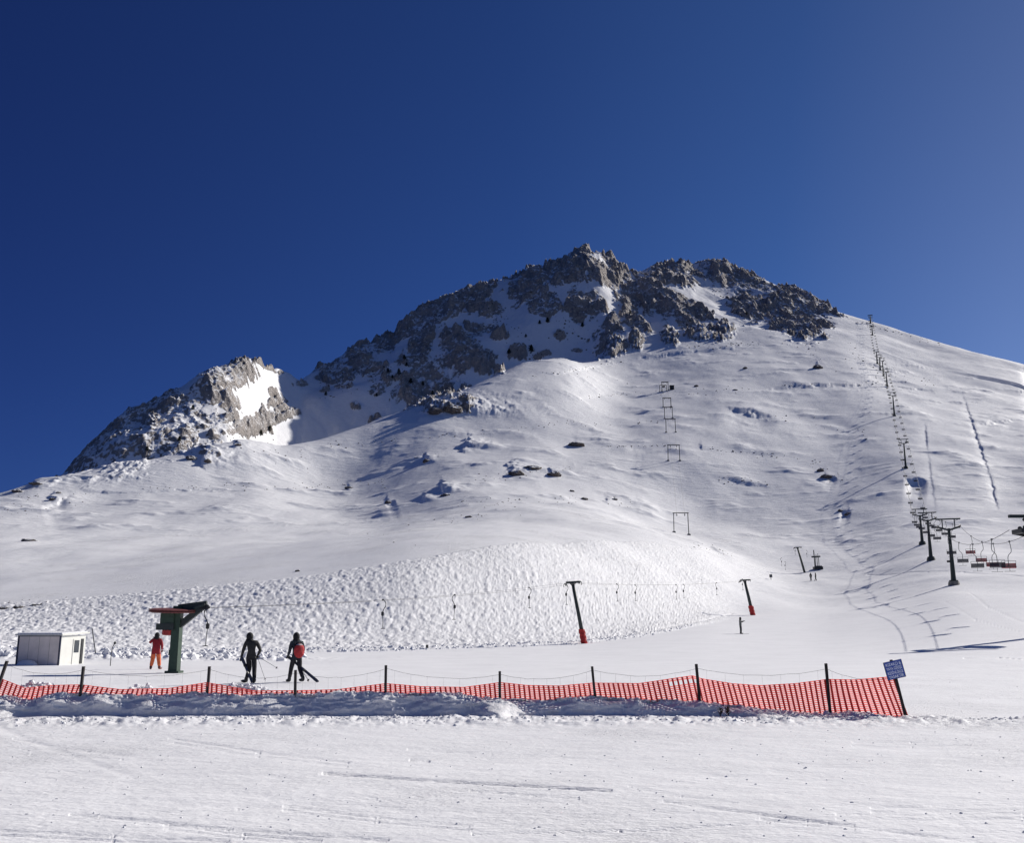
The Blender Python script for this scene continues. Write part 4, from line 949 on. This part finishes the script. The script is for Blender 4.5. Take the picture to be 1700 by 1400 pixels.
# valley terminal, mostly beyond the right edge of the picture
g0 = Vector((42.4, 80, 0)); g0.z = ground(42.4, 80); zt = PT(1690, 857.5, 80).z - g0.z
t = thing('chairlift_terminal', 'dark steel chairlift terminal cut off by the right edge', 'ski lift', g0)
m = MB(); m.box((0, 0, zt / 2), (.42, .5, zt)); m.bar((0, 0, zt - 1.0), (-.75, 0, zt - .2), .2); m.build('column', M_DARK, t)
m = MB(); m.box((1.6, 0, zt), (7.0, .32, .24)); m.build('canopy_beam', M_DARK, t)
m = MB(); zz_ = PT(1690, 886, 80).z - g0.z
m.bar((-1.15, 0, zz_ + .25), (1.4, -.8, zz_ - .7), .26, .34); m.bar((-1.15, 1.2, zz_ + .2), (1.4, .4, zz_ - .5), .2, .3); m.box((-1.0, .3, zz_ + .2), (.5, 1.6, .35)); m.build('rope_ramp', M_BLACK, t)
for sg in (-1, 1):
    m = MB()
    for j in range(5): m.lathe([(.04, -.05), (.17, -.05), (.17, .05), (.04, .05)], (-.9 + j * .4, sg * .4 - .3 * j * .4, zz_ + .45 - j * .2), 10, (0, 1, 0))
    m.build('sheave_train', M_BLACK, t)
m = MB(); m.lathe([(.2, -.12), (1.3, -.12), (1.25, 0), (1.3, .12), (.2, .12)], (2.6, 0, zz_ - .4), 28); m.build('bullwheel', M_WHEEL, t)
term = Vector((42.4 - .9, 80, g0.z + zz_ + .3))
CP = [term] + heads
sags = [.021, .006, .006, .010, .008, .008, .006, .004, .004, .008, .006]
def cp(f, off):
    i = min(int(f), len(CP) - 2); q = f - i; a, b = CP[i], CP[i + 1]; p = a.lerp(b, q).copy(); p.z -= sags[i] * (b - a).length * 4 * q * (1 - q)
    o_ = off * (1 if i > 0 else .55 + .45 * q); return p + LN * o_
for off, lab in ((-1.8, 'left carrying rope of the chairlift'), (1.8, 'right carrying rope of the chairlift')):
    m = MB(); m.tube([cp(f, off) for f in np.linspace(0, len(CP) - 1.0001, 160)], .028, 5); tag(m.build('carrying_rope', M_ROPE), lab, 'rope')
def make_chair(red):
    t = thing('lift_chair', 'x', 'lift chair', (0, 0, 0), 0, 'double chairs hanging on the chairlift'); sm = M_CHAIRR if red else M_CHAIRD
    m = MB(); m.box((0, 0, .03), (.14, .42, .14)); m.tube([(0, 0, 0), (.06, 0, -.35), (.10, 0, -.8), (.06, 0, -1.05), (-.22, 0, -1.35), (-.28, 0, -1.6), (-.28, 0, -2.45)], .032, 7); m.build('hanger', M_STEEL, t, True)
    m = MB(); c = -.28; hw = .66
    m.tube([(c - hw, -.12, -1.92), (c + hw, -.12, -1.92)], .02, 6)
    for sg in (-1, 1): m.tube([(c + sg * hw, -.12, -1.92), (c + sg * hw, -.02, -2.3), (c + sg * hw, .0, -2.62)], .02, 6); m.tube([(c + sg * hw, .0, -2.5), (c + sg * hw, -.48, -2.5)], .02, 6)
    m.build('frame', M_STEEL, t)
    m = MB()
    for j in range(4): m.box((c, .03, -2.20 - j * .11), (1.34, .035, .10))
    m.build('backrest', sm, t)
    m = MB()
    for j in range(5): m.box((c, -.03 - j * .095, -2.62 + .006 * j), (1.28, .08, .035))
    m.build('seat', sm, t)
    m = MB(); m.tube([(c - .5, -.55, -2.98), (c + .5, -.55, -2.98)], .018, 5); m.tube([(c, -.40, -2.62), (c, -.55, -2.98)], .016, 5); m.build('footrest', M_STEEL, t)
    return t
cr_ = make_chair(True); cd_ = make_chair(False); used = {True: False, False: False}
cumL = [0]
for a, b in zip(CP[:-1], CP[1:]): cumL.append(cumL[-1] + (b - a).length)
RANK = ['nearest', 'second nearest', 'third nearest', 'fourth nearest', 'fifth nearest', 'sixth nearest', 'seventh nearest', 'eighth nearest']
cnt = {}
def ORD(i, off):
    cnt[(i, off)] = cnt.get((i, off), 0) + 1
    return ['first','second','third','fourth','fifth','sixth','seventh','eighth','ninth','tenth','eleventh','twelfth','thirteenth','fourteenth','fifteenth','sixteenth','seventeenth','eighteenth','nineteenth','twentieth'][cnt[(i, off)] - 1]
def place(d, off, red, idx):
    f = float(np.interp(d, cumL, np.arange(len(CP)))); p = cp(f, off)
    i = min(int(f), len(CP) - 2); nm = 'red' if red else 'dark'
    side = 'right' if off > 0 else 'left'
    if i == 0: lab = '%s of the %s lift chairs hanging right of the nearest tower' % (RANK[idx], nm)
    elif i < 10 or True: lab = 'small dark lift chair on the %s rope, %s up from the %s chairlift tower' % (side, ORD(i, off), ['nearest','second','third','fourth','fifth','sixth','seventh','eighth','ninth','tenth'][i - 1])
    rz_ = LR + (0 if red or off > 0 else math.pi) 
    c = cr_ if red else cd_
    if not used[red]: used[red] = True; c.location = p; c.rotation_euler = (0, 0, rz_); c['label'] = lab; return c
    return dup(c, p, rz_, lab)
k0 = 0
for k, y_ in enumerate((93, 112, 131, 150)):
    d = float(np.interp(y_, [p.y for p in CP], cumL)); place(d, -1.8, False, k)
for k, y_ in enumerate((100, 117, 132, 150)):
    d = float(np.interp(y_, [p.y for p in CP], cumL)); place(d, 1.8, True, k)
d = cumL[1] + 8
while d < cumL[-1] - 5:
    place(d, -1.8, False, 0); 
    if d + 7 < cumL[-1]: place(d + 7, 1.8, False, 0)
    d += 16 if d < cumL[3] else 17.5

# ---------------------------------------------------------------- hut and stakes on the left
hb_ = PT(62, 1106, 55.0); hb_.z = ground(hb_.x, hb_.y)
t = thing('cabin', 'low white panel cabin with navy corner trim half sunk in snow', 'cabin', hb_, R(-9))
W_, D2, H_ = 2.55, 2.3, 1.58
m = MB(); m.box((0, D2 / 2, H_ / 2 - .2), (W_, D2, H_ + .4)); m.build('wall', M_WHITE, t)
m = MB(); m.box((0, -.012, H_ / 2 - .1), (W_ - .14, .03, H_ + .1)); m.build('side_panel', M_GREY, t)
m = MB(); [m.box((x_, -.030, H_ / 2 - .1), (.012, .008, H_ + .05)) for x_ in (-.62, 0, .62)]; m.build('panel_joint', M_CONC, t)
m = MB()
for x_ in (-W_ / 2 + .02, W_ / 2 - .04): m.box((x_, -.02, H_ / 2 - .1), (.09, .06, H_ + .2))
m.box((0, -.022, H_ - .03), (W_, .05, .07)); m.build('trim', M_NAVY, t)
m = MB(); rt = Matrix.Rotation(R(2.5), 3, 'X'); m.box((0, D2 / 2, H_ + .07), (W_ + .3, D2 + .3, .05), rt)
for j in range(14): m.box((-W_ / 2 - .1 + j * (W_ + .2) / 13, D2 / 2, H_ + .11), (.05, D2 + .3, .04), rt)
m.build('roof', M_WHITE, t)
m = MB(); m.box((0, D2 / 2, H_ + .15), (W_ + .1, D2 + .1, .07), rt); m.build('roof_snow', M_CLUMP, t)
d_ = MB(); d_.box((W_ / 2 + .015, D2 * .62, H_ * .42), (.03, .62, H_ * .9)); dr = d_.build('door', M_WHITE, t)
m = MB(); m.box((W_ / 2 + .035, D2 * .62, H_ * .62), (.02, .44, H_ * .42)); m.build('window', M_GLASS, dr)
m = MB(); m.box((W_ / 2 + .02, D2 * .86, H_ * .45), (.05, .2, H_ * .86)); m.build('open_doorway', M_BLACK, t)
m = MB(); m.ell((-.45, -.25, -.05), (.62, .3, .34), 14, 8); m.build('drift', M_CLUMP, t, True)
p = PT(160, 1087, 68.0); p.z = ground(p.x, p.y); q = PT(153, 1044, 68.0)
tag(MB().tube([(0, 0, -.1), q - p], .035, 6).build('marker_pole', M_STEEL), 'thin bare grey pole leaning left behind the cabin', 'pole').location = p
p = PT(183, 1107, 54.0); p.z = ground(p.x, p.y)
t = thing('lamp_stake', 'short crooked stake with a round black head right of the cabin', 'stake', p)
MB().tube([(0, 0, -.1), (.0, 0, .7), (.05, 0, 1.0), (.13, 0, 1.16)], .022, 6).build('stem', M_STEEL, t); MB().ell((.15, 0, 1.2), (.07, .07, .08)).build('head', M_BLACK, t)
p = hit(709, 1077, 30); t = tag(MB().tube([(0, 0, -.1), (0, 0, .3)], [.1, .12], 7).build('bollard', M_BLACK), 'stubby black post on the snow rim left of the large pylon', 'post'); t.location = p
p = hit(1280, 963, 30); t = thing('control_box', 'tiny grey box on a post where the nursery slope tops out', 'box', p)
MB().bar((0, 0, -.1), (0, 0, .8), .1).build('post', M_IRON, t); MB().box((0, 0, .9), (.6, .4, .7)).build('box', M_STEEL, t)

# ---------------------------------------------------------------- boulders, loose stones, junipers
def boulder_mesh(name, seed, flat=.6, sub=4):
    bm = bmesh.new(); bmesh.ops.create_icosphere(bm, subdivisions=sub, radius=1); P_ = np.array([v.co[:] for v in bm.verts])
    d = 1 + .35 * fbm(P_[:, 0] * 1.2 + 5 * seed, P_[:, 1] * 1.2 + P_[:, 2] * .7, 3, 600 + seed) + .16 * ridged(P_[:, 0] * 3 + P_[:, 2], P_[:, 1] * 3, 3, 620 + seed)
    for v, k_ in zip(bm.verts, d): v.co = v.co * float(k_); v.co.z *= flat
    me = bpy.data.meshes.new(name); bm.to_mesh(me); bm.free(); me.materials.append(M_ROCK); return me
bms = [boulder_mesh('boulder', k, .5 + .1 * (k % 3)) for k in range(5)]
BO = [(857,785,13,8,'large brown outcrop in the middle of the snow slope'),(884,776,16,5,'low broken ledge right of the brown outcrop'),(920,787,12,5,'curved dark ledge at the right end of the broken outcrop'),
      (740,821,8,5,'brown rock at the head of the long blue snow shadow'),(957,738,14,4,'flat dark rock alone above the brown outcrop'),(950,815,4,3,'small lone dark stone below the brown outcrop'),(1358,609,8,5,'squarish dark rock high under the ridge, left of the far tower cluster'),
      (1237,611,4,2.5,'small flat rock under the right hand crags'),(580,809,7,4,'dark lumpy rock on the left snow dome'),(644,834,5,4,'round dark rock in the hollow left of the long shadow'),(494,948,4,3,'tiny dark stone at the upper edge of the tracked slope'),
      (1372,791,10,4,'wide low rock left of the lone chairlift tower'),(1362,781,6,4,'pointed rock just above the wide low rock'),(1408,853,6,4,'dark twin rock left of the third chairlift tower'),(1395,848,4,3,'small stone left of the dark twin rock'),
      (50,897,13,4,'long flat rock on the far left slope'),(8,1010,9,3,'flat brown rock at the left edge above the cabin'),(32,1008,9,3,'second flat rock above the cabin'),(58,1005,8,3,'third flat rock above the cabin, the rightmost'),
      (752,678,16,9,'snow dusted crag at the end of the shaded spur'),(724,683,14,7,'brown crag left of the snow dusted one'),(318,760,9,5,'pale crag at the foot of the left rock wall'),(345,765,6,4,'smaller block right of the pale crag'),(395,738,5,3,'small rock on the crest left of the shaded valley'),
      (708,765,6,4,'snow capped rock on the left rib'),(88,829,6,4,'flat grey slab on the far left shoulder'),(97,818,4,2.5,'small rock above the flat grey slab'),(30,815,9,3,'dark rocks breaking the skyline at far left'),(60,803,10,3,'snowy rocks on the skyline left of the big wall'),
      (970,828,6,3,'little rock pair right below the brown outcrop'),(778,858,6,3,'dark stone under the long shadow'),(1020,829,5,2.5,'faint stone in the wind scour right of centre'),(1156,641,4,2.5,'small stone right of the tiny lift hut'),(1220,647,4,2,'thin slab right of the tiny lift hut')]
for k, (u_, v_, ru_, rv_, lab) in enumerate(BO):
    p = hit(u_, v_ + rv_ * .4, 60); kk = p.y / F; o = bpy.data.objects.new('boulder', bms[k % 5]); COL.objects.link(o)
    o.location = p; a_ = ru_ * kk; o.scale = (a_ * .85, a_ * .8, rv_ * kk * 1.35); o.rotation_euler = (random.uniform(-.2, .2), random.uniform(-.15, .15), random.uniform(0, .6)); tag(o, lab, 'rock', 'single rocks on the snow slope')
lr = MB()
def stone(p, r):
    n = 5; z0 = p.z - r * .3; vs = [(p.x, p.y, z0 + r * random.uniform(.7, 1.1))]
    for j in range(n): a = 2 * math.pi * j / n + random.random() * .6; q = r * random.uniform(.7, 1.4); vs.append((p.x + q * math.cos(a), p.y + q * math.sin(a), z0 + r * random.uniform(.0, .5)))
    for j in range(n): a = 2 * math.pi * j / n; vs.append((p.x + r * 1.2 * math.cos(a), p.y + r * math.sin(a), z0 - r))
    lr.add(vs, [(0, 1 + j, 1 + (j + 1) % n) for j in range(n)] + [(1 + j, 1 + n + j, 1 + n + (j + 1) % n, 1 + (j + 1) % n) for j in range(n)])
BANDS = [(230,814,420,806,40,3),(430,812,560,806,30,3),(530,740,680,728,30,3),(690,760,800,735,25,3),(720,725,960,700,40,3),(960,707,1100,700,30,2),(780,800,950,775,70,4),(760,835,960,830,60,5),(700,870,860,850,30,6),
         (1000,742,1100,741,30,1.5),(1160,745,1330,760,50,3),(1190,795,1280,803,40,4),(1010,830,1050,835,20,5),(960,662,1060,652,25,2),(1080,655,1250,645,40,4),(1300,640,1480,637,40,1.5),(1130,575,1260,570,40,2),(880,626,1040,600,40,1.5),
         (1100,740,1130,745,8,2),(1340,770,1400,800,30,6),(1400,560,1460,640,30,6),(1450,610,1560,640,40,5),(1150,905,1220,925,25,4),(0,850,140,830,30,8),(250,700,520,760,60,12),(520,650,700,600,60,15),(1420,535,1560,570,60,2.5),(1270,690,1460,720,25,8),
         (560,805,640,800,18,5),(30,830,60,826,15,4),(1180,560,1420,600,50,10),(560,875,700,900,14,10),(0,1000,150,998,25,5),(880,500,1000,590,70,18),(800,500,900,600,60,20),(1130,540,1200,570,60,8),(1180,470,1230,530,50,10),(900,610,1060,640,20,10)]
for (u0, v0, u1, v1, n, jv) in BANDS:
    for k in range(n):
        t_ = random.random(); p = hit(u0 + (u1 - u0) * t_ + random.gauss(0, 3), v0 + (v1 - v0) * t_ + random.gauss(0, jv), 60); kk = p.y / F
        stone(p, kk * random.choice((.5, .7, .9, 1.2, 1.7)) * random.uniform(.7, 1.2))
tag(lr.build('loose_stones', M_STONE), None, None, None, 'stuff')
def juniper(seed):
    rnd = random.Random(seed); t = thing('juniper', 'x', 'tree', (0, 0, 0), 0, 'dark junipers clinging to the rock face')
    MB().tube([(0, 0, -.4), (.05, 0, 1.2), (0, .05, 2.6)], [.22, .15, .05], 6).build('trunk', M_BARK, t)
    m = MB()
    for k in range(420):
        z = rnd.random()**.8; rr = (1.25 * (1 - z)**.7 + .15) * (.75 + .5 * rnd.random()) * math.sqrt(rnd.random()); a = rnd.uniform(0, 6.283)
        c = Vector((rr * math.cos(a) * 1.05, rr * math.sin(a), .25 + z * 3.2)); d = Vector((rnd.gauss(0, 1), rnd.gauss(0, 1), rnd.gauss(.4, 1))).normalized(); e = d.cross(Vector((rnd.random(), rnd.random(), 1))).normalized(); s_ = rnd.uniform(.16, .34)
        m.add([c - e * s_, c + e * s_, c + d * s_ * 1.6], [(0, 1, 2)])
    m.build('crown', M_LEAF, t); return t
jp = [juniper(1), juniper(2), juniper(3)]; ju = [False] * 3
JU = [(909,536,8,'right one of two dark junipers high on the central face'),(896,538,6,'left one of two dark junipers high on the central face'),(882,585,11,'largest juniper, alone beside the small crag on the central face'),(845,588,8,'juniper just left of the largest one'),(967,543,7,'juniper on the crag below the summit'),
      (433,725,9,'left one of two junipers low in the shaded valley'),(448,718,8,'right one of two junipers low in the shaded valley'),(541,657,6,'juniper alone in the upper shaded bowl'),(644,619,7,'juniper at the left foot of the main crags'),(662,622,9,'taller juniper right of the one at the main crag foot'),
      (682,637,8,'juniper between the dark crags above the spur'),(625,658,5,'tiny juniper in the gully left of the main crags'),(651,628,5,'small juniper between the two at the main crag foot'),(671,598,8,'thin juniper on the left rib of the main crags'),(675,608,6,'juniper below the thin one on the left rib'),
      (702,640,6,'juniper in the middle of the lower main crags'),(718,655,6,'juniper low on the right of the lower main crags'),(1046,521,5,'tiny juniper in the snow left of the long dark crag'),(1240,523,5,'tiny juniper on the right hand crag'),(320,680,7,'juniper on the upper left knoll'),
      (244,748,7,'juniper at the foot of the left rock wall'),(873,560,5,'tiny juniper above the small central crag'),(298,733,8,'juniper low on the left rock wall')]
for k, (u_, v_, hp_, lab) in enumerate(JU):
    p = hit(u_, v_, 100); kk = p.y / F; s_ = hp_ * kk / 3.4 * 1.15; j = k % 3
    if not ju[j]: ju[j] = True; o = jp[j]; o.location = p; o['label'] = lab; o.scale = (s_,) * 3
    else: o = dup(jp[j], p, random.uniform(0, 6), lab, s_)
